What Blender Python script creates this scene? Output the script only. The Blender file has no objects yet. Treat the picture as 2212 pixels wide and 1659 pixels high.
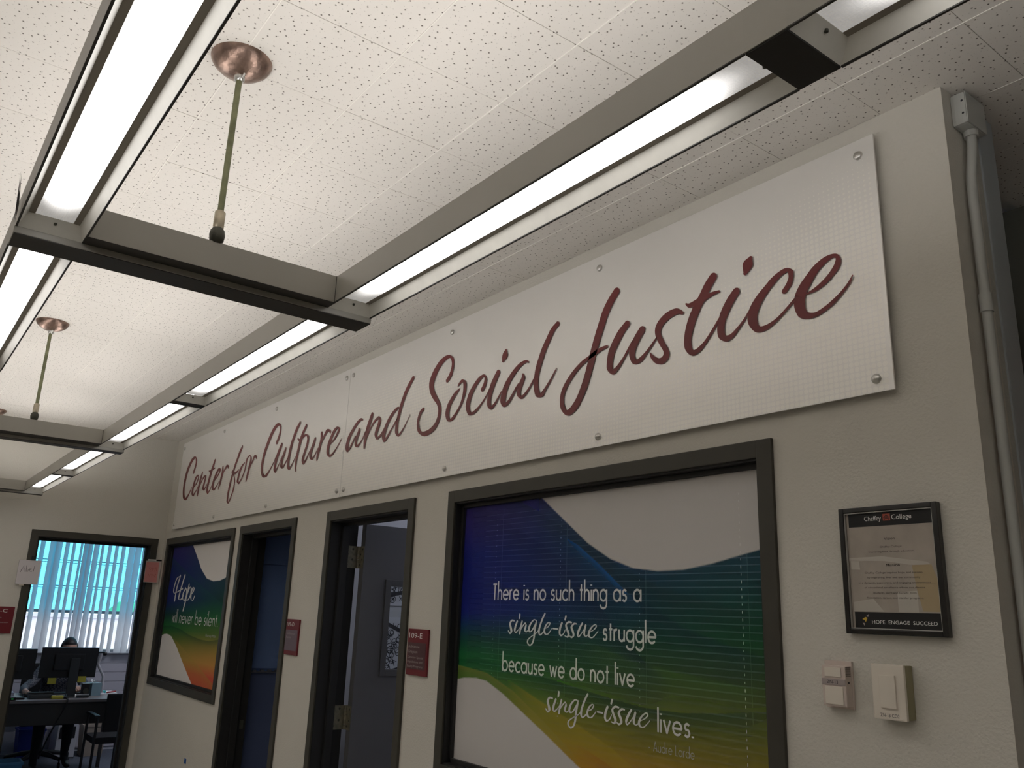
import bpy, bmesh, math, random, json
from mathutils import Vector, Matrix
random.seed(7)
D = bpy.data
scene = bpy.context.scene
COL = scene.collection

# ------------------------------------------------------------------ camera
cam_d = D.cameras.new('camera'); cam = D.objects.new('camera', cam_d); COL.objects.link(cam)
scene.camera = cam
cam_d.sensor_fit = 'HORIZONTAL'; cam_d.sensor_width = 36.0
cam_d.lens = 1807.387 / 2212 * 36.0
cam_d.clip_start = 0.05; cam_d.clip_end = 200
YAW, PITCH, ROLL = -0.9324546, 0.2695108, 0.0380775
fwd = Vector((math.sin(YAW)*math.cos(PITCH), math.cos(YAW)*math.cos(PITCH), math.sin(PITCH)))
rgt = Vector((math.cos(YAW), -math.sin(YAW), 0)); upv = rgt.cross(fwd)
R_ = math.cos(ROLL)*rgt + math.sin(ROLL)*upv; U_ = -math.sin(ROLL)*rgt + math.cos(ROLL)*upv
M = Matrix((R_, U_, -fwd)).transposed().to_4x4(); M.translation = Vector((7.26083, -1.91104, 1.69129))
cam.matrix_world = M

# ------------------------------------------------------------------ world, exposure
wd = D.worlds.new('sky'); scene.world = wd; wd.use_nodes = True
bg = wd.node_tree.nodes['Background']
bg.inputs[0].default_value = (0.80, 0.93, 1.0, 1); bg.inputs[1].default_value = 3.0
scene.view_settings.view_transform = 'Standard'; scene.view_settings.look = 'None'
scene.view_settings.gamma = 1.0; scene.view_settings.use_curve_mapping = False
scene.view_settings.exposure = 0.0
LENS_W = 4.3            # emission of the fluorescent diffusers
UP_W = 11.2              # uplight of the same fixtures (open tops)
OFFICE_W = 9.0

# ------------------------------------------------------------------ colours and materials
def lin(c):
    return tuple((x/255/12.92 if x/255 <= .04045 else ((x/255+.055)/1.055)**2.4) for x in c)
MATS = {}
def mat(name, rgb, rough=.6, metal=0.0, spec=.4, bump=0, bscale=60, var=0, vscale=6, emit=None, es=0, coat=0):
    if name in MATS: return MATS[name]
    m = D.materials.new(name); m.use_nodes = True; nt = m.node_tree; n = nt.nodes; l = nt.links
    b = n['Principled BSDF']
    b.inputs['Base Color'].default_value = (*rgb, 1); b.inputs['Roughness'].default_value = rough
    b.inputs['Metallic'].default_value = metal; b.inputs['Specular IOR Level'].default_value = spec
    if coat: b.inputs['Coat Weight'].default_value = coat; b.inputs['Coat Roughness'].default_value = .08
    tc = n.new('ShaderNodeTexCoord')
    if var:
        t = n.new('ShaderNodeTexNoise'); t.inputs['Scale'].default_value = vscale; t.inputs['Detail'].default_value = 4
        l.new(tc.outputs['Object'], t.inputs['Vector'])
        mr = n.new('ShaderNodeMapRange'); mr.inputs[1].default_value = .3; mr.inputs[2].default_value = .7
        mr.inputs[3].default_value = 1-var; mr.inputs[4].default_value = 1+var
        l.new(t.outputs['Fac'], mr.inputs[0])
        mx = n.new('ShaderNodeVectorMath'); mx.operation = 'SCALE'; mx.inputs[0].default_value = rgb
        l.new(mr.outputs[0], mx.inputs['Scale']); l.new(mx.outputs[0], b.inputs['Base Color'])
    if bump:
        t = n.new('ShaderNodeTexNoise'); t.inputs['Scale'].default_value = bscale; t.inputs['Detail'].default_value = 3
        l.new(tc.outputs['Object'], t.inputs['Vector'])
        bp = n.new('ShaderNodeBump'); bp.inputs['Strength'].default_value = bump; bp.inputs['Distance'].default_value = .004
        l.new(t.outputs['Fac'], bp.inputs['Height']); l.new(bp.outputs[0], b.inputs['Normal'])
    if emit:
        b.inputs['Emission Color'].default_value = (*emit, 1); b.inputs['Emission Strength'].default_value = es
    MATS[name] = m
    return m
W_PAINT = mat('wall_paint', (.635,.61,.555), .75, bump=.38, bscale=130, var=.02, vscale=2, spec=.25)
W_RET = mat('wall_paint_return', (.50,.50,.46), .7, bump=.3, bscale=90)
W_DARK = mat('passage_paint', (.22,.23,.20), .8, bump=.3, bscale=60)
BRONZE = mat('bronze_frame_paint', (.050,.047,.038), .45, spec=.4, var=.08, vscale=9)
BRONZE2 = mat('dark_frame_paint', (.020,.020,.020), .5, spec=.35, var=.1, vscale=9)
LEAFM = mat('charcoal_door_paint', (.10,.10,.105), .42, var=.06, vscale=3)
FIXP = mat('fixture_enamel', (.40,.385,.345), .35, spec=.5, var=.03, vscale=5)
FIXW = mat('fixture_white_enamel', (.78,.76,.70), .4, spec=.5, var=.04, vscale=30)
FIXG = mat('fixture_grey_strip', (.28,.25,.21), .6)
FIXD = mat('fixture_black_plate', (.022,.021,.020), .5)
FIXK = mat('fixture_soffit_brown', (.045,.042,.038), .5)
COPPER = mat('tarnished_copper', (.27,.185,.15), .34, metal=.85, bump=.5, bscale=45, var=.40, vscale=28)
ROD = mat('patina_rod', (.17,.175,.10), .45, metal=.5, bump=.4, bscale=70, var=.35, vscale=25)
BRASS = mat('worn_brass', (.42,.37,.28), .35, metal=.8, var=.15, vscale=40)
CHROME = mat('brushed_steel', (.62,.61,.59), .28, metal=1)
DKMETAL = mat('dark_knuckle', (.07,.07,.055), .5, metal=.3, bump=.3, bscale=200)
SIGNM = mat('sign_panel_silver', (.93,.92,.905), .40, metal=.6, spec=.5, var=.015, vscale=2)
DOTM = mat('sign_dot_silver', (1.0,.985,.95), .42, metal=.45, spec=.5)
MAROON = mat('sign_lettering_maroon', (.185,.022,.026), .38, spec=.5)
PLATE = mat('plate_maroon', (.16,.013,.022), .4)
PLATE2 = mat('plate_brown_insert', (.085,.035,.040), .45)
PLATE3 = mat('plate_grey_insert', (.16,.12,.15), .45)
WHITE = mat('white_print', (.80,.80,.78), .5)
GREYP = mat('grey_print', (.36,.31,.31), .5)
BLACK = mat('black_plastic', (.010,.010,.011), .45)
BLACKG = mat('black_gloss', (.008,.008,.008), .18, spec=.6)
FABRIC = mat('black_fabric', (.012,.012,.013), .9, bump=.4, bscale=300)
CREAM = mat('cream_plastic', (.72,.66,.58), .45)
CREAMP = mat('pinkish_plastic', (.62,.53,.48), .45)
OLIVE = mat('olive_plastic', (.30,.27,.16), .5)  # yellow-green tint for the back box of the wall sensor
CARPET = mat('carpet', (.10,.11,.135), .95, bump=.6, bscale=250, var=.15, vscale=40)
VINYL = mat('pale_floor_tile', (.42,.40,.36), .45, var=.06, vscale=3)
OFFW = mat('office_paint', (.55,.56,.60), .8)
OFFB = mat('office_blue_wall', (.17,.26,.52), .7, var=.05, vscale=3)
OFFB2 = mat('office_blue_lower', (.11,.145,.28), .7, var=.05, vscale=3)

def emission(name, rgb, s):
    m = D.materials.new(name); m.use_nodes = True; nt = m.node_tree
    nt.nodes.remove(nt.nodes['Principled BSDF']); e = nt.nodes.new('ShaderNodeEmission')
    e.inputs[0].default_value = (*rgb, 1); e.inputs[1].default_value = s
    nt.links.new(e.outputs[0], nt.nodes['Material Output'].inputs[0]); return m

def tile_mat():
    m = D.materials.new('perforated_tile'); m.use_nodes = True; nt = m.node_tree; n = nt.nodes; l = nt.links
    b = n['Principled BSDF']; b.inputs['Roughness'].default_value = .9; b.inputs['Specular IOR Level'].default_value = .15
    g = n.new('ShaderNodeNewGeometry')
    cmb = None
    for sc, r, w, dk in ((37, .078, 0, .0), (56, .062, 3.3, .72)):
        v = n.new('ShaderNodeTexVoronoi'); v.voronoi_dimensions = '2D'; v.inputs['Scale'].default_value = sc
        v.inputs['Randomness'].default_value = .9
        mp = n.new('ShaderNodeMapping'); mp.inputs['Location'].default_value = (w, w*1.7, 0)
        l.new(g.outputs['Position'], mp.inputs[0]); l.new(mp.outputs[0], v.inputs['Vector'])
        lt = n.new('ShaderNodeMapRange'); lt.inputs[1].default_value = r*.7; lt.inputs[2].default_value = r*1.25
        lt.inputs[3].default_value = dk; lt.inputs[4].default_value = 1
        l.new(v.outputs['Distance'], lt.inputs[0])
        if cmb is None: cmb = lt.outputs[0]
        else:
            mi = n.new('ShaderNodeMath'); mi.operation = 'MINIMUM'; l.new(cmb, mi.inputs[0]); l.new(lt.outputs[0], mi.inputs[1]); cmb = mi.outputs[0]
    ns = n.new('ShaderNodeTexNoise'); ns.inputs['Scale'].default_value = 1.3; l.new(g.outputs['Position'], ns.inputs['Vector'])
    mr = n.new('ShaderNodeMapRange'); mr.inputs[3].default_value = .96; mr.inputs[4].default_value = 1.04; l.new(ns.outputs['Fac'], mr.inputs[0])
    mix = n.new('ShaderNodeMix'); mix.data_type = 'RGBA'
    mix.inputs[6].default_value = (.16,.14,.12,1); mix.inputs[7].default_value = (.80,.765,.72,1)
    l.new(cmb, mix.inputs[0])
    sc = n.new('ShaderNodeVectorMath'); sc.operation = 'SCALE'; l.new(mix.outputs[2], sc.inputs[0]); l.new(mr.outputs[0], sc.inputs['Scale'])
    l.new(sc.outputs[0], b.inputs['Base Color'])
    bp = n.new('ShaderNodeBump'); bp.inputs['Distance'].default_value = .001; bp.inputs['Strength'].default_value = .4
    l.new(cmb, bp.inputs['Height']); l.new(bp.outputs[0], b.inputs['Normal'])
    return m
TILE = tile_mat()

def lens_mat():
    # fluorescent diffuser: the tube behind it ends short of the lens ends, fine prismatic ribs
    m = D.materials.new('lamp_diffuser'); m.use_nodes = True; nt = m.node_tree; n = nt.nodes; l = nt.links
    b = n['Principled BSDF']; b.inputs['Base Color'].default_value = (.80,.77,.70,1); b.inputs['Roughness'].default_value = .35
    tc = n.new('ShaderNodeTexCoord'); sp = n.new('ShaderNodeSeparateXYZ'); l.new(tc.outputs['Generated'], sp.inputs[0])
    # distance to nearest end (0..0.5) -> tube length
    a = n.new('ShaderNodeMath'); a.operation = 'SUBTRACT'; a.inputs[0].default_value = .5; l.new(sp.outputs[0], a.inputs[1])
    ab = n.new('ShaderNodeMath'); ab.operation = 'ABSOLUTE'; l.new(a.outputs[0], ab.inputs[0])
    yy = n.new('ShaderNodeMath'); yy.operation = 'SUBTRACT'; yy.inputs[0].default_value = .5; l.new(sp.outputs[1], yy.inputs[1])
    y2 = n.new('ShaderNodeMath'); y2.operation = 'POWER'; l.new(yy.outputs[0], y2.inputs[0]); y2.inputs[1].default_value = 2
    y3 = n.new('ShaderNodeMath'); y3.operation = 'MULTIPLY_ADD'; l.new(y2.outputs[0], y3.inputs[0]); y3.inputs[1].default_value = .12; l.new(ab.outputs[0], y3.inputs[2])
    mr = n.new('ShaderNodeMapRange')
    mr.inputs[1].default_value = .500; mr.inputs[2].default_value = .405; mr.inputs[3].default_value = 0; mr.inputs[4].default_value = 1
    l.new(y3.outputs[0], mr.inputs[0])
    pw = n.new('ShaderNodeMath'); pw.operation = 'POWER'; pw.inputs[1].default_value = 2.6; l.new(mr.outputs[0], pw.inputs[0])
    ad = n.new('ShaderNodeMath'); ad.operation = 'MULTIPLY_ADD'; ad.inputs[1].default_value = .93; ad.inputs[2].default_value = .07; l.new(pw.outputs[0], ad.inputs[0])
    rb = n.new('ShaderNodeTexVoronoi'); rb.inputs['Scale'].default_value = 210; rb.inputs['Randomness'].default_value = 0; l.new(tc.outputs['Object'], rb.inputs['Vector'])
    rm = n.new('ShaderNodeMapRange'); rm.inputs[1].default_value = 0; rm.inputs[2].default_value = .7; rm.inputs[3].default_value = 1.12; rm.inputs[4].default_value = .86; l.new(rb.outputs['Distance'], rm.inputs[0])
    am = n.new('ShaderNodeMath'); am.operation = 'MULTIPLY'; l.new(ad.outputs[0], am.inputs[0]); l.new(rm.outputs[0], am.inputs[1])
    es = n.new('ShaderNodeMath'); es.operation = 'MULTIPLY'; es.inputs[1].default_value = LENS_W; l.new(am.outputs[0], es.inputs[0])
    b.inputs['Emission Color'].default_value = (1,.972,.95,1); l.new(es.outputs[0], b.inputs['Emission Strength'])
    ch = n.new('ShaderNodeTexVoronoi'); ch.inputs['Scale'].default_value = 230; ch.inputs['Randomness'].default_value = 0
    l.new(tc.outputs['Object'], ch.inputs['Vector'])
    bp = n.new('ShaderNodeBump'); bp.inputs['Strength'].default_value = .8; bp.inputs['Distance'].default_value = .003
    l.new(ch.outputs['Distance'], bp.inputs['Height']); l.new(bp.outputs[0], b.inputs['Normal'])
    return m
LENS = lens_mat()

def glass_mat(name, tint, refl=.06, rough=.02):
    m = D.materials.new(name); m.use_nodes = True; nt = m.node_tree; n = nt.nodes; l = nt.links
    n.remove(n['Principled BSDF'])
    t = n.new('ShaderNodeBsdfTransparent'); t.inputs[0].default_value = (*tint, 1)
    g = n.new('ShaderNodeBsdfGlossy'); g.inputs['Roughness'].default_value = rough
    mx = n.new('ShaderNodeMixShader'); fr = n.new('ShaderNodeFresnel'); fr.inputs[0].default_value = 1.45
    ge = n.new('ShaderNodeNewGeometry'); iv = n.new('ShaderNodeMath'); iv.operation = 'SUBTRACT'; iv.inputs[0].default_value = 1; l.new(ge.outputs['Backfacing'], iv.inputs[1])
    ml = n.new('ShaderNodeMath'); ml.operation = 'MULTIPLY'; l.new(fr.outputs[0], ml.inputs[0]); l.new(iv.outputs[0], ml.inputs[1])
    l.new(ml.outputs[0], mx.inputs[0]); l.new(t.outputs[0], mx.inputs[1]); l.new(g.outputs[0], mx.inputs[2])
    l.new(mx.outputs[0], n['Material Output'].inputs[0]); return m
GLASS = glass_mat('clear_glass', (.93,.95,.94))
TEAL = glass_mat('teal_tinted_glass', (.36,.82,.95))

def cloth_glow(name, rgb, tr):
    m = D.materials.new(name); m.use_nodes = True; nt = m.node_tree; n = nt.nodes; l = nt.links
    n.remove(n['Principled BSDF'])
    d = n.new('ShaderNodeBsdfDiffuse'); d.inputs[0].default_value = (*rgb, 1)
    t = n.new('ShaderNodeBsdfTranslucent'); t.inputs[0].default_value = (*rgb, 1)
    mx = n.new('ShaderNodeMixShader'); mx.inputs[0].default_value = tr
    l.new(d.outputs[0], mx.inputs[1]); l.new(t.outputs[0], mx.inputs[2]); l.new(mx.outputs[0], n['Material Output'].inputs[0]); return m
def film_mat(thru):
    m = D.materials.new('printed_window_film'); m.use_nodes = True; nt = m.node_tree; n = nt.nodes; l = nt.links
    b = n['Principled BSDF']; b.inputs['Roughness'].default_value = .6; b.inputs['Specular IOR Level'].default_value = .08
    at = n.new('ShaderNodeVertexColor'); at.layer_name = 'print'; l.new(at.outputs[0], b.inputs['Base Color'])
    t = n.new('ShaderNodeBsdfTransparent'); mx = n.new('ShaderNodeMixShader'); mx.inputs[0].default_value = thru
    l.new(b.outputs[0], mx.inputs[1]); l.new(t.outputs[0], mx.inputs[2]); l.new(mx.outputs[0], n['Material Output'].inputs[0])
    return m

# ------------------------------------------------------------------ geometry helpers
class MB:
    def __init__(s): s.v = []; s.f = []; s.sm = []
    def add(s, vs, fs, smooth=False):
        o = len(s.v); s.v += [tuple(v) for v in vs]; s.f += [tuple(i+o for i in f) for f in fs]; s.sm += [smooth]*len(fs); return s
    def box(s, x0, x1, y0, y1, z0, z1):
        if x0 > x1: x0, x1 = x1, x0
        if y0 > y1: y0, y1 = y1, y0
        if z0 > z1: z0, z1 = z1, z0
        return s.add([(x0,y0,z0),(x1,y0,z0),(x1,y1,z0),(x0,y1,z0),(x0,y0,z1),(x1,y0,z1),(x1,y1,z1),(x0,y1,z1)],
            [(0,3,2,1),(4,5,6,7),(0,1,5,4),(1,2,6,5),(2,3,7,6),(3,0,4,7)])
    def bbox(s, x0, x1, y0, y1, z0, z1, b=.004):       # chamfered box
        if x0 > x1: x0, x1 = x1, x0
        if y0 > y1: y0, y1 = y1, y0
        if z0 > z1: z0, z1 = z1, z0
        bm = bmesh.new(); bmesh.ops.create_cube(bm, size=1)
        for v in bm.verts: v.co = Vector(((x0+x1)/2+v.co.x*(x1-x0), (y0+y1)/2+v.co.y*(y1-y0), (z0+z1)/2+v.co.z*(z1-z0)))
        bmesh.ops.bevel(bm, geom=bm.edges[:], offset=b, segments=2, affect='EDGES', profile=.7)
        bm.verts.index_update()
        s.add([v.co[:] for v in bm.verts], [[v.index for v in f.verts] for f in bm.faces]); bm.free(); return s
    def tube(s, pts, r, n=14, caps=True):
        rs = r if isinstance(r, (list, tuple)) else [r]*len(pts)
        P = [Vector(p) for p in pts]; vs = []; fs = []
        up = None
        for i, p in enumerate(P):
            t = (P[min(i+1, len(P)-1)]-P[max(i-1, 0)]).normalized()
            if up is None: up = Vector((0,0,1)) if abs(t.z) < .9 else Vector((1,0,0))
            a = t.cross(up).normalized(); b2 = a.cross(t).normalized(); up = b2
            for k in range(n):
                an = 2*math.pi*k/n; vs.append(p+rs[i]*(math.cos(an)*a+math.sin(an)*b2))
        for i in range(len(P)-1):
            for k in range(n): fs.append((i*n+k, i*n+(k+1)%n, (i+1)*n+(k+1)%n, (i+1)*n+k))
        s.add(vs, fs, True)
        if caps: s.add(vs[:n], [tuple(range(n))]); s.add(vs[-n:], [tuple(reversed(range(n)))])
        return s
    def lathe(s, prof, c, n=32, axis='z', smooth=True):
        vs = []; fs = []
        for r, h in prof:
            for k in range(n):
                a = 2*math.pi*k/n
                if axis == 'z': vs.append((c[0]+r*math.cos(a), c[1]+r*math.sin(a), c[2]+h))
                elif axis == 'y': vs.append((c[0]+r*math.cos(a), c[1]+h, c[2]+r*math.sin(a)))
                else: vs.append((c[0]+h, c[1]+r*math.cos(a), c[2]+r*math.sin(a)))
        m = len(prof)
        for i in range(m-1):
            for k in range(n): fs.append((i*n+k, i*n+(k+1)%n, (i+1)*n+(k+1)%n, (i+1)*n+k))
        s.add(vs, fs, smooth)
        s.add(vs[-n:], [tuple(range(n))]); s.add(vs[:n], [tuple(reversed(range(n)))])
        return s
    def build(s, name, m, parent=None, loc=None):
        me = D.meshes.new(name); 
        vs = s.v
        if parent is not None:
            o_ = WORLD[parent.name]; vs = [(x-o_[0], y-o_[1], z-o_[2]) for x, y, z in vs]
        elif loc is not None: vs = [(x-loc[0], y-loc[1], z-loc[2]) for x, y, z in vs]
        me.from_pydata(vs, [], s.f); me.polygons.foreach_set('use_smooth', s.sm); me.update()
        bm = bmesh.new(); bm.from_mesh(me); bmesh.ops.recalc_face_normals(bm, faces=bm.faces[:]); bm.to_mesh(me); bm.free()
        if m: me.materials.append(m)
        o = D.objects.new(name, me); COL.objects.link(o)
        if parent is not None:
            o.parent = parent; WORLD[o.name] = WORLD[parent.name]
        else:
            o.location = loc or (0,0,0); WORLD[o.name] = tuple(loc or (0,0,0))
        return o
WORLD = {}
def tag(o, label=None, cat=None, group=None, kind=None):
    if label: o['label'] = label
    if cat: o['category'] = cat
    if group: o['group'] = group
    if kind: o['kind'] = kind
    return o
def thing(name, loc, label=None, cat=None, group=None, kind=None):
    o = D.objects.new(name, None); COL.objects.link(o); o.location = loc; o.empty_display_size = .05
    WORLD[o.name] = tuple(loc); return tag(o, label, cat, group, kind)
def struct(name, mb, m, loc=None): return tag(mb.build(name, m, None, loc), kind='structure')

def catmull(pts, sub=5):
    n = len(pts); out = []
    for i in range(n-1):
        p0 = pts[max(i-1,0)]; p1 = pts[i]; p2 = pts[i+1]; p3 = pts[min(i+2,n-1)]
        for k in range(sub):
            t = k/sub
            out.append([.5*((2*b)+(-a+c)*t+(2*a-5*b+4*c-d)*t*t+(-a+3*b-3*c+d)*t**3) for a,b,c,d in zip(p0,p1,p2,p3)])
    out.append(list(pts[-1])); return out
def ribbon_mb(mb, row, y, dx=0, dz=0, sc=.001, yoff=0):
    """row: left/right outline pairs (xl,zl,xr,zr); adds a flat stroke with rounded ends in the plane y"""
    q = [[v*sc for v in r] for r in row]; q = catmull(q, 5)
    vs = []; n = len(q)
    def cap(a, rev):
        cx, cz = (a[0]+a[2])/2, (a[1]+a[3])/2; r = math.hypot(a[0]-a[2], a[1]-a[3])/2
        return cx, cz, r
    for a in q: vs += [(a[0]+dx, y, a[1]+dz), (a[2]+dx, y, a[3]+dz)]
    mb.add(vs, [(2*i, 2*i+1, 2*i+3, 2*i+2) for i in range(n-1)])
    for a in (q[0], q[-1]):
        cx, cz, r = cap(a, 0); ax, az = (a[0]-cx), (a[1]-cz)
        ring = []
        y -= .00003
        for k in range(10):
            t = 2*math.pi*k/10
            ring.append((cx+dx+ax*math.cos(t)-az*math.sin(t)*.9, y, cz+dz+az*math.cos(t)+ax*math.sin(t)*.9))
        mb.add(ring, [tuple(range(10))])
# ---- monoline geometric letters for the window prints (x-height = 1)
def arc(cx, cz, rx, rz, a0, a1, n=14):
    return [(cx+rx*math.cos(math.radians(a0+(a1-a0)*i/n)), cz+rz*math.sin(math.radians(a0+(a1-a0)*i/n))) for i in range(n+1)]
O_ = arc(.5,.5,.5,.5,0,360,26)
GL = {
 'o': (1.0, [O_]), 'c': (.82, [arc(.5,.5,.5,.5,48,312,20)]),
 'e': (1.0, [[(0,.5),(.99,.5)]+arc(.5,.5,.5,.5,0,318,22)[1:]]),
 'a': (1.0, [O_, [(1,1),(1,0)]]), 'd': (1.0, [O_, [(1,1.95),(1,0)]]), 'b': (1.0, [O_, [(0,1.95),(0,0)]]),
 'g': (1.0, [O_, [(1,1)]+arc(.5,-.28,.5,.42,0,-165,14)]),
 'h': (.74, [[(0,1.95),(0,0)], [(0,.5)]+arc(.37,.6,.37,.4,180,0,12)+[(.74,0)]]),
 'n': (.74, [[(0,1),(0,0)], [(0,.5)]+arc(.37,.6,.37,.4,180,0,12)+[(.74,0)]]),
 'u': (.74, [[(.74,1),(.74,0)], [(0,1)]+arc(.37,.4,.37,.4,180,360,12)]),
 'r': (.40, [[(0,1),(0,0)], arc(.34,.6,.34,.4,180,80,8)]),
 'i': (.0, [[(0,1),(0,0)], [(0,1.44),(0,1.46)]]), 'l': (.0, [[(0,1.95),(0,0)]]),
 't': (.40, [[(.2,1.5),(.2,0)], [(0,1),(.42,1)]]),
 's': (.56, [arc(.29,.74,.24,.25,35,235,12)+arc(.26,.27,.27,.27,65,-145,14)]),
 'v': (.76, [[(0,1),(.38,0),(.76,1)]]), 'w': (1.2, [[(0,1),(.32,0),(.6,.9),(.88,0),(1.2,1)]]),
 'T': (.72, [[(.36,1.62),(.36,0)], [(0,1.62),(.72,1.62)]]), 'A': (1.1, [[(0,0),(.55,1.7),(1.1,0)], [(.2,.55),(.9,.55)]]),
 'L': (.55, [[(0,1.7),(0,0),(.55,0)]]), '.': (.0, [[(0,.02),(0,.06)]]), '-': (.4, [[(0,.5),(.35,.5)]]), ' ': (.38, []),
}
def geo_text(mb, s, x0, x1, zb, xh, y, w=.195, track=.34):
    tot = sum(GL[c][0] for c in s) + track*(len(s)-1)
    k = (x1-x0)/tot; x = 0
    for c in s:
        wd_, strokes = GL[c]
        for st in strokes:
            row = []
            m = len(st)
            ww = w*(1.35 if c == '.' or (c == 'i' and len(st) == 2 and st[0][1] > 1.2) else 1)
            P = [(x0+(x+px)*k, zb+pz*xh) for px, pz in st]
            for i in range(m-1):
                a, b = P[i], P[i+1]; dx, dz = b[0]-a[0], b[1]-a[1]; L = math.hypot(dx, dz) or 1
                nx, nz = -dz/L*ww*xh/2, dx/L*ww*xh/2; ex, ez = dx/L*ww*xh*.18, dz/L*ww*xh*.18
                yy = y-.00002*(i % 7)-.00016*(strokes.index(st))
                mb.add([(a[0]+nx-ex,yy,a[1]+nz-ez),(a[0]-nx-ex,yy,a[1]-nz-ez),(b[0]-nx+ex,yy,b[1]-nz+ez),(b[0]+nx+ex,yy,b[1]+nz+ez)], [(0,1,2,3)])
        x += wd_+track
def font_mesh(s):
    cu = D.curves.new('t', 'FONT'); cu.body = s; cu.size = 1; cu.resolution_u = 3
    ob = D.objects.new('t', cu); COL.objects.link(ob)
    bpy.context.view_layer.update()
    me = D.meshes.new_from_object(ob.evaluated_get(bpy.context.evaluated_depsgraph_get()))
    vs = [v.co.copy() for v in me.vertices]; fs = [tuple(p.vertices) for p in me.polygons]
    D.objects.remove(ob); D.curves.remove(cu); D.meshes.remove(me); return vs, fs
def text_on(mb, s, c0, c1, zb, h, plane, axis='y', flip=1):
    """block text between c0 and c1 along the wall, capital height h, on plane; axis y: wall facing -y, axis x: wall facing +x"""
    vs, fs = font_mesh(s)
    if not vs: return
    xa = min(v.x for v in vs); xb = max(v.x for v in vs)
    out = []
    for v in vs:
        t = c0+(v.x-xa)/(xb-xa)*(c1-c0); z = zb+v.y*h/.729
        out.append((t, plane, z) if axis == 'y' else (plane, t, z))
    mb.add(out, fs)

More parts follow.
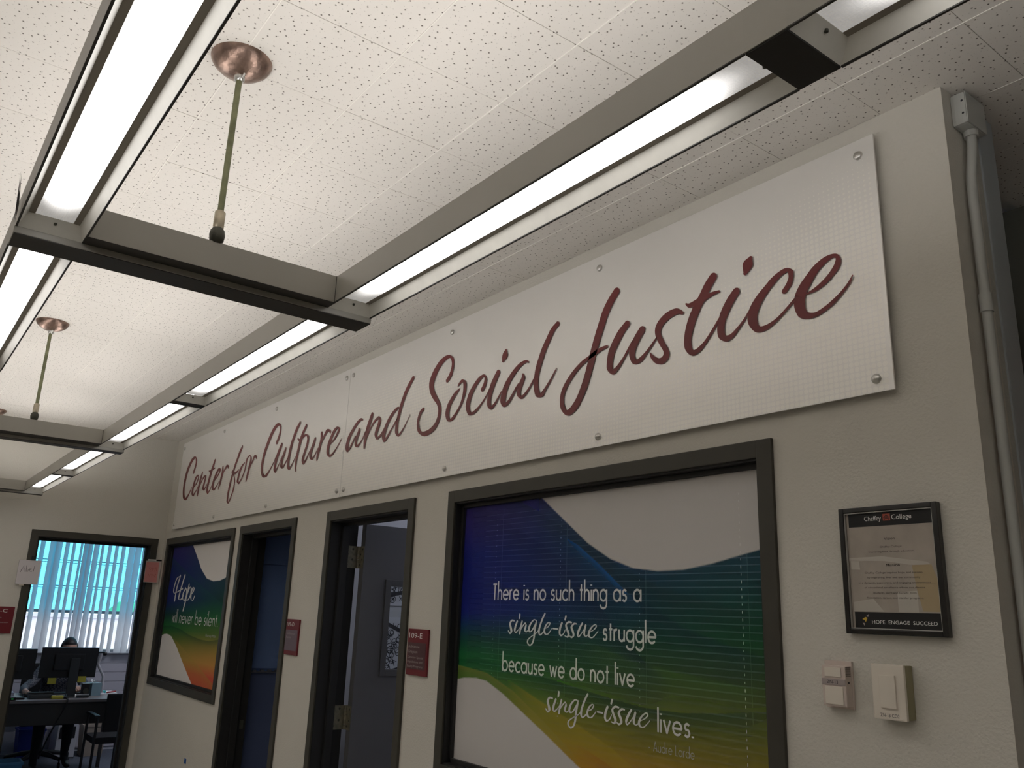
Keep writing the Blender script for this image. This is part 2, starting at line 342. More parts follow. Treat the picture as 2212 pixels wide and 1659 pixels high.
# =================================================================== SETTING
CZ = 3.002
SGN = json.loads('''[[[647,2668,607,2676],[669,2703,630,2710],[675,2738,640,2743],[664,2768,627,2770],[602,2796,617,2777],[524,2786,580,2769],[471,2751,526,2738],[430,2710,487,2698],[405,2661,459,2651],[394,2610,447,2602],[396,2555,446,2549],[414,2511,465,2507],[441,2479,499,2481],[519,2460,489,2479],[560,2478,523,2487],[592,2502,566,2508],[619,2530,601,2534],[633,2552,624,2554]],[[681,2543,668,2546],[743,2563,717,2570],[776,2595,748,2601],[780,2619,752,2622],[738,2637,757,2626],[688,2623,727,2613],[662,2593,704,2585],[645,2556,688,2549],[638,2518,681,2513],[649,2492,692,2490],[701,2474,678,2489],[730,2490,703,2497],[770,2515,752,2520],[793,2539,780,2542]],[[836,2639,864,2633],[810,2609,853,2601],[797,2576,840,2568],[786,2539,828,2533],[786,2505,822,2500],[791,2476,814,2472]],[[821,2520,807,2523],[852,2556,833,2560],[886,2583,864,2589],[926,2600,897,2610],[917,2606,949,2608],[925,2590,957,2586],[913,2561,950,2555],[901,2534,940,2528],[900,2513,941,2509],[947,2495,925,2507],[976,2513,958,2518],[1000,2533,987,2537]],[[1098,2703,1128,2697],[1072,2671,1114,2662],[1046,2637,1090,2628],[1026,2595,1069,2587],[1008,2555,1051,2547],[999,2516,1040,2510],[1004,2484,1044,2480],[1045,2460,1033,2474],[1082,2478,1061,2483],[1108,2501,1093,2504],[1126,2524,1115,2526]],[[1001,2633,1015,2638],[1042,2619,1023,2635],[1086,2629,1057,2642],[1113,2635,1094,2645],[1141,2638,1131,2645]],[[1149,2540,1137,2544],[1197,2556,1174,2563],[1239,2576,1214,2583],[1271,2601,1244,2606],[1268,2623,1240,2623],[1219,2632,1246,2621],[1180,2612,1219,2602],[1149,2582,1191,2573],[1124,2549,1168,2541],[1117,2512,1161,2507],[1131,2487,1175,2486],[1184,2474,1159,2487],[1222,2491,1201,2498],[1252,2511,1238,2515],[1275,2531,1264,2533]],[[1299,2628,1328,2624],[1301,2594,1336,2589],[1289,2558,1329,2551],[1279,2524,1317,2518],[1269,2498,1298,2493],[1266,2482,1284,2479]],[[1306,2536,1293,2538],[1334,2573,1316,2577],[1366,2598,1343,2604],[1403,2613,1370,2624],[1424,2621,1396,2637],[1408,2620,1445,2624],[1422,2615,1448,2614]],[[1653,2729,1682,2721],[1619,2701,1656,2691],[1595,2667,1631,2658],[1565,2629,1599,2621],[1545,2594,1577,2587],[1524,2557,1557,2551],[1503,2512,1536,2506],[1490,2466,1523,2461],[1481,2428,1514,2423],[1483,2388,1513,2385],[1490,2366,1519,2365],[1528,2353,1510,2363],[1552,2368,1529,2373],[1577,2399,1556,2404],[1603,2433,1579,2437],[1613,2468,1588,2472],[1610,2505,1588,2507],[1587,2534,1569,2534],[1561,2554,1536,2553],[1540,2571,1514,2571]],[[1524,2559,1534,2573],[1583,2547,1573,2563],[1625,2553,1601,2565],[1648,2563,1632,2569],[1659,2572,1651,2575]],[[1745,2609,1757,2605],[1704,2597,1730,2589],[1668,2570,1705,2562],[1654,2541,1690,2534],[1644,2508,1678,2502],[1646,2488,1682,2486],[1692,2470,1673,2482],[1726,2489,1707,2494],[1758,2519,1740,2523],[1783,2552,1763,2556],[1797,2588,1772,2593],[1803,2618,1775,2623],[1816,2635,1798,2642],[1840,2640,1840,2649],[1852,2630,1880,2627],[1850,2599,1882,2593],[1835,2566,1871,2559],[1823,2530,1859,2523],[1816,2500,1845,2495],[1814,2480,1832,2477]],[[1855,2542,1844,2544],[1884,2573,1869,2577],[1912,2599,1892,2604],[1935,2618,1909,2626],[1954,2624,1931,2639],[1940,2624,1973,2626],[1956,2615,1976,2615]],[[2312,2668,2280,2677],[2333,2693,2301,2701],[2344,2724,2317,2730],[2343,2754,2319,2758],[2329,2778,2303,2776],[2276,2796,2300,2776],[2221,2784,2263,2767],[2177,2753,2218,2740],[2141,2716,2184,2704],[2109,2673,2150,2662],[2083,2631,2123,2621],[2069,2587,2108,2580],[2066,2542,2103,2537],[2080,2503,2117,2502],[2119,2471,2148,2482],[2183,2467,2155,2482],[2218,2487,2194,2495],[2250,2516,2236,2520],[2284,2547,2274,2550],[2305,2574,2296,2576]],[[2364,2649,2391,2641],[2342,2627,2379,2617],[2314,2593,2353,2583],[2296,2557,2333,2549],[2290,2522,2322,2517],[2290,2496,2322,2492],[2327,2477,2306,2488],[2352,2499,2336,2503],[2378,2527,2367,2530],[2397,2556,2389,2559]],[[2437,2611,2460,2606],[2418,2588,2453,2579],[2397,2559,2433,2551],[2392,2527,2426,2522],[2394,2506,2429,2503],[2433,2490,2413,2502],[2464,2508,2447,2513],[2489,2533,2479,2537],[2510,2553,2502,2556]],[[2615,2744,2641,2735],[2577,2718,2611,2707],[2547,2677,2582,2668],[2523,2638,2558,2630],[2506,2595,2542,2588],[2497,2554,2532,2548],[2498,2514,2531,2510],[2504,2487,2539,2485],[2544,2470,2525,2482],[2572,2490,2556,2495],[2597,2515,2587,2518],[2617,2537,2609,2540]],[[2713,2712,2740,2703],[2686,2687,2717,2678],[2660,2655,2694,2646],[2643,2619,2677,2611],[2632,2584,2665,2577],[2622,2550,2653,2543],[2617,2511,2644,2507],[2621,2480,2639,2478],[2635,2453,2646,2452]],[[2617,2646,2632,2649],[2646,2628,2643,2643],[2684,2634,2662,2646],[2714,2643,2693,2656],[2741,2646,2736,2658],[2751,2641,2779,2642],[2760,2623,2788,2618],[2753,2592,2781,2586],[2734,2563,2763,2556],[2718,2532,2749,2525],[2711,2505,2743,2500],[2740,2478,2736,2492],[2773,2495,2755,2501],[2795,2520,2784,2524],[2816,2544,2809,2547]],[[2859,2612,2884,2606],[2843,2589,2875,2580],[2824,2562,2857,2553],[2812,2533,2845,2527],[2818,2509,2850,2507],[2853,2492,2844,2505],[2885,2504,2870,2510],[2908,2527,2898,2530],[2926,2548,2919,2550]],[[2941,2632,2966,2628],[2945,2602,2973,2596],[2934,2568,2965,2560],[2920,2536,2951,2528],[2914,2507,2940,2502],[2917,2485,2932,2483]],[[2936,2531,2929,2533],[2966,2569,2954,2572],[2992,2595,2974,2601],[3020,2616,2995,2626],[3045,2628,3022,2644],[3046,2625,3067,2633],[3060,2618,3076,2619]],[[3088,2550,3080,2554],[3126,2563,3110,2570],[3162,2588,3142,2595],[3183,2611,3162,2617],[3182,2627,3164,2626],[3145,2639,3159,2628],[3105,2625,3131,2615],[3075,2595,3105,2586],[3049,2560,3082,2551],[3042,2526,3075,2521],[3048,2500,3079,2500],[3089,2478,3085,2493],[3131,2488,3114,2496],[3163,2511,3152,2515],[3195,2537,3187,2540],[3219,2562,3214,2563]],[[3451,2629,3440,2625],[3427,2640,3439,2629],[3382,2628,3404,2616],[3335,2597,3361,2586],[3296,2565,3326,2555],[3278,2531,3310,2524],[3274,2501,3308,2496],[3301,2477,3293,2491],[3334,2493,3318,2500],[3362,2522,3348,2526],[3385,2548,3372,2552]],[[3406,2584,3423,2582],[3404,2574,3429,2567],[3383,2546,3411,2538],[3377,2519,3404,2514],[3384,2499,3408,2501],[3419,2489,3404,2500],[3448,2507,3436,2512],[3470,2528,3461,2531],[3492,2556,3484,2559]],[[3535,2643,3560,2635],[3517,2615,3548,2605],[3496,2579,3528,2570],[3484,2544,3515,2536],[3478,2511,3505,2505],[3483,2478,3498,2476]],[[3505,2515,3496,2518],[3533,2549,3520,2554],[3565,2580,3552,2586],[3600,2599,3584,2608],[3628,2603,3622,2618],[3623,2601,3648,2596],[3614,2579,3642,2570],[3597,2551,3626,2542],[3591,2527,3619,2523],[3618,2500,3623,2514],[3655,2509,3641,2517],[3676,2528,3666,2532],[3692,2546,3685,2549]],[[3826,2628,3827,2620],[3803,2633,3816,2622],[3767,2621,3787,2610],[3729,2597,3754,2586],[3700,2568,3727,2559],[3678,2536,3709,2527],[3669,2506,3701,2500],[3695,2476,3697,2491],[3730,2492,3714,2499],[3758,2520,3745,2525],[3788,2545,3776,2550],[3814,2568,3802,2573]],[[3924,2755,3946,2744],[3892,2729,3917,2718],[3863,2697,3890,2686],[3842,2663,3868,2654],[3825,2629,3852,2620],[3811,2594,3837,2586],[3800,2558,3825,2552],[3797,2526,3823,2522],[3804,2501,3828,2501],[3836,2483,3828,2496],[3863,2497,3850,2503],[3886,2518,3877,2522],[3909,2544,3903,2546],[3932,2575,3929,2576]],[[4250,2672,4229,2683],[4273,2691,4250,2701],[4285,2720,4265,2726],[4286,2747,4268,2751],[4277,2774,4258,2772],[4237,2796,4243,2779],[4182,2791,4207,2772],[4137,2766,4170,2748],[4104,2733,4141,2717],[4086,2695,4126,2684],[4096,2653,4135,2651],[4127,2615,4162,2618],[4164,2581,4192,2581],[4178,2552,4203,2547],[4173,2520,4197,2512],[4151,2494,4178,2481],[4110,2477,4136,2457],[4066,2473,4071,2451],[4040,2481,4017,2476],[4021,2508,4000,2510],[4020,2536,4001,2541],[4037,2565,4017,2573],[4056,2573,4037,2584]],[[4337,2621,4344,2616],[4307,2611,4326,2600],[4275,2588,4299,2577],[4248,2558,4276,2548],[4240,2522,4270,2518],[4261,2489,4280,2497],[4304,2487,4288,2498],[4337,2514,4323,2521],[4366,2543,4351,2549],[4387,2581,4368,2587],[4395,2616,4371,2622],[4390,2641,4368,2640],[4359,2658,4366,2643],[4335,2647,4346,2639],[4326,2634,4332,2631]],[[4526,2578,4505,2588],[4541,2599,4521,2606],[4543,2623,4527,2626],[4524,2646,4523,2636],[4486,2642,4503,2629],[4451,2620,4473,2608],[4421,2592,4448,2580],[4403,2561,4432,2552],[4398,2526,4427,2522],[4423,2489,4440,2500],[4470,2489,4457,2501],[4502,2509,4491,2515],[4532,2531,4524,2536],[4554,2555,4548,2558],[4569,2575,4563,2577]],[[4609,2639,4633,2628],[4592,2620,4620,2608],[4572,2593,4601,2581],[4558,2560,4586,2551],[4553,2529,4579,2523],[4557,2503,4582,2502],[4585,2485,4577,2499],[4611,2500,4599,2507],[4633,2523,4624,2527],[4652,2545,4645,2548]],[[4663,2718,4675,2714],[4650,2708,4683,2695],[4645,2694,4674,2681],[4646,2678,4658,2672]],[[4821,2636,4816,2630],[4804,2645,4808,2634],[4768,2643,4782,2629],[4730,2626,4751,2612],[4694,2600,4718,2586],[4665,2570,4694,2557],[4649,2536,4682,2526],[4645,2506,4677,2501],[4669,2481,4671,2498],[4703,2490,4689,2500],[4729,2514,4716,2521],[4754,2542,4743,2548],[4763,2556,4756,2559]],[[4781,2591,4792,2590],[4779,2580,4801,2573],[4764,2559,4788,2549],[4753,2535,4777,2528],[4755,2512,4777,2512],[4781,2493,4780,2508],[4807,2501,4795,2510],[4832,2522,4822,2528],[4853,2545,4844,2550],[4869,2566,4863,2570]],[[4980,2752,4998,2737],[4950,2735,4973,2721],[4925,2704,4950,2691],[4900,2671,4927,2658],[4879,2631,4907,2619],[4864,2595,4892,2585],[4857,2556,4884,2549],[4858,2522,4886,2519],[4873,2486,4896,2493],[4912,2479,4897,2493],[4933,2502,4921,2509],[4956,2526,4947,2532],[4975,2549,4968,2553],[4991,2570,4986,2572]],[[5290,2791,5316,2772],[5261,2764,5290,2745],[5234,2729,5265,2712],[5213,2686,5244,2670],[5193,2642,5225,2628],[5176,2601,5208,2588],[5161,2560,5193,2547],[5146,2519,5177,2506],[5129,2482,5160,2468],[5104,2440,5132,2426],[5076,2413,5102,2394],[5055,2403,5058,2381],[5044,2412,5022,2408],[5034,2439,5012,2443],[5041,2471,5020,2479],[5063,2500,5044,2511],[5099,2531,5082,2543],[5138,2554,5125,2567],[5173,2567,5162,2579],[5204,2576,5193,2590],[5234,2584,5225,2597],[5260,2588,5255,2598]],[[5343,2657,5365,2640],[5314,2637,5339,2618],[5288,2608,5316,2591],[5266,2574,5296,2561],[5258,2537,5286,2528],[5260,2508,5286,2508],[5289,2485,5283,2504],[5317,2501,5304,2511],[5344,2530,5335,2536],[5368,2558,5359,2563],[5383,2579,5376,2583]],[[5412,2619,5436,2602],[5391,2598,5417,2582],[5370,2568,5398,2555],[5365,2535,5390,2531],[5382,2503,5397,2516],[5417,2500,5406,2515],[5447,2523,5438,2531],[5473,2548,5466,2553],[5491,2566,5486,2569]],[[5601,2627,5596,2617],[5576,2644,5579,2623],[5539,2643,5555,2620],[5505,2628,5526,2608],[5484,2604,5509,2592],[5484,2574,5508,2573],[5501,2541,5522,2544],[5517,2515,5539,2515],[5516,2502,5539,2489],[5505,2496,5516,2474],[5493,2498,5484,2482],[5476,2509,5464,2503],[5463,2522,5458,2521]],[[5712,2714,5735,2695],[5689,2691,5714,2672],[5669,2663,5695,2644],[5650,2640,5676,2622],[5628,2607,5656,2590],[5612,2571,5641,2558],[5604,2535,5632,2527],[5607,2500,5634,2501],[5633,2474,5638,2492],[5664,2479,5653,2492],[5692,2501,5683,2509],[5717,2528,5709,2534],[5739,2555,5733,2560],[5747,2567,5742,2570]],[[5612,2646,5616,2650],[5625,2632,5626,2646],[5650,2630,5642,2648],[5680,2634,5670,2654],[5704,2641,5697,2656],[5728,2646,5723,2657],[5745,2647,5742,2655]],[[5797,2641,5817,2623],[5775,2621,5798,2603],[5754,2594,5779,2577],[5740,2566,5765,2553],[5733,2537,5760,2530],[5738,2505,5762,2510],[5766,2487,5766,2506],[5792,2495,5783,2507],[5815,2516,5808,2523],[5836,2536,5830,2541],[5851,2557,5847,2560]],[[5856,2724,5868,2716],[5840,2718,5869,2698],[5833,2706,5862,2687],[5835,2683,5847,2676]],[[5975,2579,5963,2590],[5991,2594,5977,2605],[6000,2614,5985,2621],[6000,2638,5984,2636],[5980,2651,5982,2638],[5957,2648,5966,2634],[5931,2637,5945,2621],[5905,2618,5921,2602],[5880,2599,5901,2581],[5858,2576,5885,2558],[5844,2549,5877,2537],[5846,2519,5877,2520],[5869,2490,5882,2506],[5898,2486,5893,2502],[5923,2494,5916,2505],[5948,2508,5942,2515],[5973,2525,5968,2532],[5997,2543,5991,2549],[6011,2557,6008,2561]],[[6042,2554,6039,2559],[6067,2556,6061,2566],[6094,2566,6085,2578],[6117,2581,6106,2593],[6137,2599,6123,2611],[6145,2619,6130,2625],[6138,2639,6130,2631],[6119,2646,6122,2634],[6093,2643,6102,2627],[6064,2629,6079,2611],[6039,2608,6059,2589],[6016,2585,6042,2565],[6001,2559,6033,2544],[5998,2529,6032,2525],[6011,2497,6034,2511],[6039,2485,6041,2503],[6065,2485,6061,2498],[6093,2494,6086,2505],[6120,2508,6113,2518],[6144,2527,6138,2534],[6164,2546,6158,2551],[6176,2567,6173,2569]]]''')
SCR = json.loads('''[[[4710,1675,4709,1669],[4691,1675,4697,1670],[4679,1661,4690,1660],[4685,1645,4696,1647],[4688,1634,4700,1634],[4687,1630,4686,1624],[4678,1636,4673,1634]],[[4723,1671,4732,1670],[4713,1653,4723,1652],[4709,1638,4719,1638],[4722,1629,4719,1634],[4738,1641,4734,1642],[4750,1653,4747,1654]],[[4738,1696,4746,1695],[4736,1683,4745,1683]],[[4753,1672,4761,1671],[4746,1654,4755,1653],[4741,1629,4749,1628]],[[4750,1639,4746,1640],[4763,1653,4758,1655],[4777,1664,4775,1668],[4776,1658,4785,1658],[4770,1641,4779,1642],[4785,1634,4783,1638],[4802,1646,4799,1647]],[[4841,1678,4839,1674],[4824,1680,4827,1676],[4803,1665,4811,1663],[4793,1647,4803,1646],[4800,1635,4804,1640],[4818,1640,4813,1642],[4838,1664,4833,1666],[4844,1676,4839,1677]],[[4836,1668,4843,1668],[4827,1642,4837,1642],[4824,1616,4833,1616],[4816,1598,4823,1596],[4806,1593,4805,1588],[4797,1598,4790,1597],[4798,1608,4792,1610],[4816,1620,4812,1622],[4843,1633,4840,1635],[4857,1645,4854,1646]],[[4883,1702,4891,1700],[4868,1681,4877,1680],[4855,1655,4864,1654],[4851,1637,4861,1637],[4863,1626,4863,1631],[4882,1637,4877,1639],[4894,1652,4891,1653]],[[4892,1650,4889,1652],[4908,1656,4904,1658],[4919,1669,4913,1669],[4909,1674,4911,1671],[4893,1665,4900,1663],[4882,1647,4891,1647],[4887,1632,4895,1635],[4907,1631,4903,1634],[4922,1644,4919,1646],[4928,1653,4926,1654]],[[4933,1650,4934,1655],[4958,1649,4959,1654]],[[4976,1673,4985,1671],[4967,1656,4977,1655],[4965,1638,4974,1639],[4976,1628,4978,1634],[4992,1636,4988,1638],[5000,1650,4997,1651]],[[4997,1695,5005,1694],[4993,1684,5001,1683]],[[5031,1678,5030,1672],[5013,1679,5017,1673],[4998,1666,5007,1666],[5004,1650,5014,1652],[5011,1637,5022,1638],[5008,1630,5013,1625],[4998,1632,4996,1629]],[[5056,1674,5056,1669],[5041,1674,5046,1669],[5026,1660,5036,1660],[5033,1646,5043,1648],[5038,1634,5047,1633],[5031,1630,5032,1624],[5025,1632,5021,1630]],[[5082,1675,5089,1673],[5069,1660,5078,1658],[5059,1640,5068,1639],[5068,1628,5067,1633],[5084,1641,5080,1642],[5102,1662,5099,1663]],[[5098,1668,5107,1667],[5092,1649,5101,1649],[5093,1636,5101,1638],[5108,1632,5106,1635],[5123,1644,5120,1645]],[[5124,1646,5122,1648],[5145,1655,5142,1657],[5157,1666,5152,1667],[5149,1674,5150,1670],[5128,1663,5134,1661],[5114,1645,5123,1644],[5118,1631,5125,1634],[5137,1629,5135,1632],[5155,1642,5152,1644],[5164,1652,5162,1653]]]''')
HOPE = json.loads('''[[[443,1889,469,1886],[412,1844,441,1842],[388,1787,417,1785],[378,1709,407,1708]],[[448,1890,464,1885],[360,1870,382,1866],[318,1795,341,1794],[345,1759,358,1764],[440,1767,427,1773],[569,1791,555,1797]],[[558,1892,585,1889],[523,1835,551,1833],[490,1771,518,1769],[478,1721,503,1722],[552,1711,538,1717],[608,1741,591,1744]],[[618,1795,642,1792],[577,1763,604,1761],[578,1722,602,1723],[652,1706,634,1711],[682,1746,660,1747],[671,1786,650,1785],[636,1799,620,1796]],[[694,1822,718,1820],[675,1755,702,1753],[651,1692,678,1691],[631,1637,653,1636]],[[682,1730,664,1732],[743,1800,724,1803],[758,1793,784,1794],[760,1748,783,1746],[723,1718,744,1713],[691,1714,700,1708]],[[779,1745,764,1749],[836,1769,816,1772],[850,1797,829,1797],[802,1803,822,1800],[772,1763,798,1762],[782,1723,807,1724],[846,1708,833,1713],[880,1739,865,1741]]]''')
FH = 2.134; FO = 2.184       # door head: opening, outer trim
WT = .15                      # wall thickness

struct('floor', MB().box(-.075, 11, -8, 5, -.1, 0), VINYL); struct('floor_office', MB().box(-5, -.075, -8, 5, -.1, 0), CARPET)

# ceiling: backing slab and single tiles
P_ = .3048
cl = thing('ceiling', (0,0,CZ), kind='structure')
MB().box(-.15, 11, -8, 2.2, CZ+.020, CZ+.12).build('ceiling_deck', mat('deck_grey', (.78,.75,.70), .9), cl)
tx0, ty0 = 7.07*.8873, -.213*.8873
tile_m = MB().bbox(-P_/2+.0007, P_/2-.0007, -P_/2+.0007, P_/2-.0007, 0, .018, .0009)
tm = D.meshes.new('ceiling_tile'); tm.from_pydata(tile_m.v, [], tile_m.f); tm.materials.append(TILE)
rest = MB(); cand = []
for i in range(-37, 16):
    for j in range(-26, 6):
        xa, ya = tx0+i*P_, ty0+j*P_
        cx, cy = xa+P_/2, ya+P_/2
        if cx < .0-P_ or cx > 10.8 or cy > 1.9: continue
        if cx < P_/2+.0 and cx > -P_: 
            pass
        if cy > -.0 and cx < 6.431-.1: continue
        d = (Vector((cx, cy, CZ))-M.translation)
        dep = d.dot(fwd); u = d.dot(R_); w = d.dot(U_)
        vis = dep > .3 and abs(u/dep*1807) < 1106+120 and abs(w/dep*1807) < 830+120
        cand.append((dep if vis else 1000+dep, cx, cy))
cand.sort()
for q, (dep, cx, cy) in enumerate(cand):
    dz = random.uniform(-.0005, .0005)
    x0c = max(cx-P_/2, 0.0); 
    if q < 300 and dep < 900 and x0c == cx-P_/2 and cy+P_/2 < .30 and not (cy+P_/2 > 0.001 and cx-P_/2 < 6.43):
        o = D.objects.new('ceiling_tile', tm); COL.objects.link(o); o.parent = cl
        o.location = (cx, cy, dz)
    else:
        y1 = cy+P_/2
        if cx < 6.431-P_/2 and y1 > 0: y1 = 0.0
        rest.box(x0c+.0007, cx+P_/2-.0007, cy-P_/2+.0007, y1-.0007, CZ+dz, CZ+.018)
r_ = rest.build('ceiling_tiles', TILE, cl); r_['kind'] = 'stuff'
JS = mat('joint_strip_cream', (.90,.87,.82), .5)
for j in range(-13, 3):
    yj = ty0+j*P_; xe = 8.6
    MB().bbox(.005 if yj < 0 else 6.5, xe, yj-.0014, yj+.0014, CZ-.0016, CZ+.012, .0004).build('joint_strip', JS, cl)

# sign wall (back wall, plane y = 0) with openings
def wall_y(name, x0, x1, y0, y1, z1, openings, m):
    mb = MB(); x = x0
    for a, b, zb, zt in sorted(openings):
        mb.box(x, a, y0, y1, 0, z1)
        if zb > 0: mb.box(a, b, y0, y1, 0, zb)
        mb.box(a, b, y0, y1, zt, z1); x = b
    mb.box(x, x1, y0, y1, 0, z1)
    return struct(name, mb, m)
SMW = (.16, 1.632, 1.131, FH); DD = (1.841, 2.641, 0, FH); DE = (3.150, 3.952, 0, FH); BGW = (4.331, 5.842, 1.131, FH)
wall_y('wall_back', -.0, 6.431, 0, WT, CZ, [SMW, DD, DE, BGW], W_PAINT)
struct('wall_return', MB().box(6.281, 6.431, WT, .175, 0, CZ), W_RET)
tr = struct('trim_1', MB().bbox(6.27, 6.436, .175, .262, 0, CZ, .006), mat('trim_bluish', (.42,.46,.49), .45))
# left wall (plane x = 0) with the office doorway
DC = (-.915, -.099)
mb = MB().box(-WT, 0, -8, DC[0], 0, CZ).box(-WT, 0, DC[1], WT, 0, CZ).box(-WT, 0, DC[0], DC[1], FH, CZ)
struct('wall_left', mb, W_PAINT)
struct('wall_front', MB().box(-.15, 11, -8.15, -8, 0, CZ), W_PAINT)
struct('wall_right', MB().box(11, 11.15, -8.15, 1.0, 0, CZ), W_PAINT)
# dark passage past the corner
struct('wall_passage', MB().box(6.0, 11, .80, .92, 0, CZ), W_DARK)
WOOD = mat('brown_wood', (.20,.075,.025), .45, var=.35, vscale=5, bump=.2, bscale=12)
wp = thing('wood_cabinet', (6.7,.785,0), 'brown wooden cabinet in the dark passage past the wall corner', 'cabinet')
MB().bbox(6.32, 7.4, .66, .795, 0, 2.60, .004).build('body', WOOD, wp)
for a, b in ((6.325, 6.86), (6.865, 7.395)): 
    d_ = MB().bbox(a, b, .64, .658, .08, 2.58, .003).build('door', WOOD, wp)
    MB().tube([(a+.5 if a < 6.5 else a+.03, .625, 1.0), (a+.5 if a < 6.5 else a+.03, .625, 1.15)], .006).build('handle', CHROME, d_)

# rooms behind the sign wall: partitions
struct('wall_office_1', MB().box(1.63, 1.73, WT, 3.5, 0, CZ), OFFB)
struct('wall_office_2', MB().box(2.72, 2.80, WT, 3.5, 0, CZ), OFFW)
struct('wall_office_3', MB().box(4.12, 4.20, WT, 3.5, 0, CZ), OFFW)
struct('wall_office_4', MB().box(6.15, 6.23, WT, 3.5, 0, CZ), OFFW)
struct('wall_office_5', MB().box(-.15, -.02, WT, 3.5, 0, CZ), OFFW)
struct('wall_office_back', MB().box(-5, 6.23, 3.5, 3.6, 0, CZ), OFFW)
struct('ceiling_office', MB().box(-5, 6.23, WT, 3.6, CZ, CZ+.1).box(-4.3, -.15, -3, WT, CZ, CZ+.1), OFFW)

# ---- frames (door_n / window_n are part of the setting)
def frame_y(name, x0, x1, zb, zt, win, depth=WT):
    """frame round an opening in the sign wall: trim flange, jamb lining, stop"""
    t = thing(name, ((x0+x1)/2, 0, zb), kind='structure')
    f = .05; p = -.012; mb = MB()
    zlo = zb-f if win else 0
    mb.bbox(x0-f, x0, p, .0, zlo, zt+f, .003).bbox(x1, x1+f, p, .0, zlo, zt+f, .003).bbox(x0-.001, x1+.001, p, .0, zt, zt+f, .003)
    if win: mb.bbox(x0-.001, x1+.001, p, .0, zb-f, zb, .003)
    mb.build('trim', BRONZE, t)
    jm = MB(); k = .006
    jm.box(x0-.004, x0+k, -.004, depth, zb, zt).box(x1-k, x1+.004, -.004, depth, zb, zt).box(x0, x1, -.004, depth, zt-k, zt+.004)
    if win: jm.box(x0, x1, -.004, depth, zb-.004, zb+k)
    jm.build('jamb', BRONZE2 if not win else BRONZE2, t)
    s = MB(); a, b = (.022, .05) if win else (.055, .095); q = .016 if win else .018
    s.bbox(x0+k, x0+k+q, a, b, zb+k, zt-k, .002).bbox(x1-k-q, x1-k, a, b, zb+k, zt-k, .002).bbox(x0+k, x1-k, a, b, zt-k-q, zt-k, .002)
    if win: s.bbox(x0+k, x1-k, a, b, zb+k, zb+k+q, .002)
    s.build('stop', BRONZE2, t)
    return t
d1 = frame_y('door_1', DD[0], DD[1], 0, FH, False)
MB().box(DD[0]+.006, DD[0]+.0075, .112, .135, .955, 1.005).build('strike_plate', DKMETAL, d1)
d2 = frame_y('door_2', DE[0], DE[1], 0, FH, False)
w1 = frame_y('window_1', SMW[0], SMW[1], SMW[2], FH, True)
w2 = frame_y('window_2', BGW[0], BGW[1], BGW[2], FH, True)
for w_, (a, b, zb, zt) in ((w1, SMW), (w2, BGW)):
    MB().box(a+.006, b-.006, .036, .040, zb+.006, zt-.006).build('pane', GLASS, w_)

# door E leaf, opened 90 degrees into the room, with hinges and a vision lite
lf = thing('door_leaf', (3.20,.165,0), 'charcoal door standing open into the room beside the maroon 109-E plate', 'door')
X0, X1 = 3.176, 3.220; YA, YB = .165, .985; ZL, ZT = .008, 2.128
la, lb, za, zb_ = .335, .60, 1.396, 1.816
mb = MB().box(X0, X1, YA, la, ZL, ZT).box(X0, X1, lb, YB, ZL, ZT).box(X0, X1, la, lb, ZL, za).box(X0, X1, la, lb, zb_, ZT)
mb.build('panel', LEAFM, lf)
mb = MB(); e = .033
for s0, s1 in ((X1, X1+.009), (X0-.009, X0)):
    mb.bbox(s0, s1, la-e, la, za-e, zb_+e, .003).bbox(s0, s1, lb, lb+e, za-e, zb_+e, .003).bbox(s0, s1, la, lb, zb_, zb_+e, .003).bbox(s0, s1, la, lb, za-e, za, .003)
mb.build('lite_frame', mat('lite_frame_grey', (.075,.075,.078), .4), lf)
MB().box(X1-.014, X1-.010, la, lb, za, zb_).build('pane', GLASS, lf)
MB().bbox(X1, X1+.05, YB-.08, YB-.06, .98, 1.0, .003).bbox(X1+.045, X1+.06, YB-.17, YB-.06, .98, 1.0, .003).build('lever_handle', CHROME, lf)
HNG = mat('antique_brass_hinge', (.23,.215,.16), .38, metal=.6, var=.2, vscale=60)
for zc in (1.957, 1.165, .30):
    h = MB().bbox(3.157, 3.160, .085, .155, zc-.057, zc+.057, .001)
    for k in range(5):
        zz = zc-.057+k*.0228
        h.tube([(3.166, .160, zz+.0006), (3.166, .160, zz+.0222)], .0075, 12)
    h.box(3.170, 3.2165, .1618, .1648, zc-.057, zc+.057)
    hh = h.build('hinge', HNG, lf)
    sc_ = MB()
    for k in range(4): sc_.lathe([(.006, 0), (.004, .0015)], (3.160, .098+(k % 2)*.03, zc-.04+k*.027), 10, 'x')
    for k in range(4): sc_.lathe([(.004, -.002), (.0055, 0)], (3.184+(k % 2)*.02, .1615, zc-.04+k*.027), 10, 'y')
    sc_.build('screws', DKMETAL, hh)['kind'] = 'stuff'
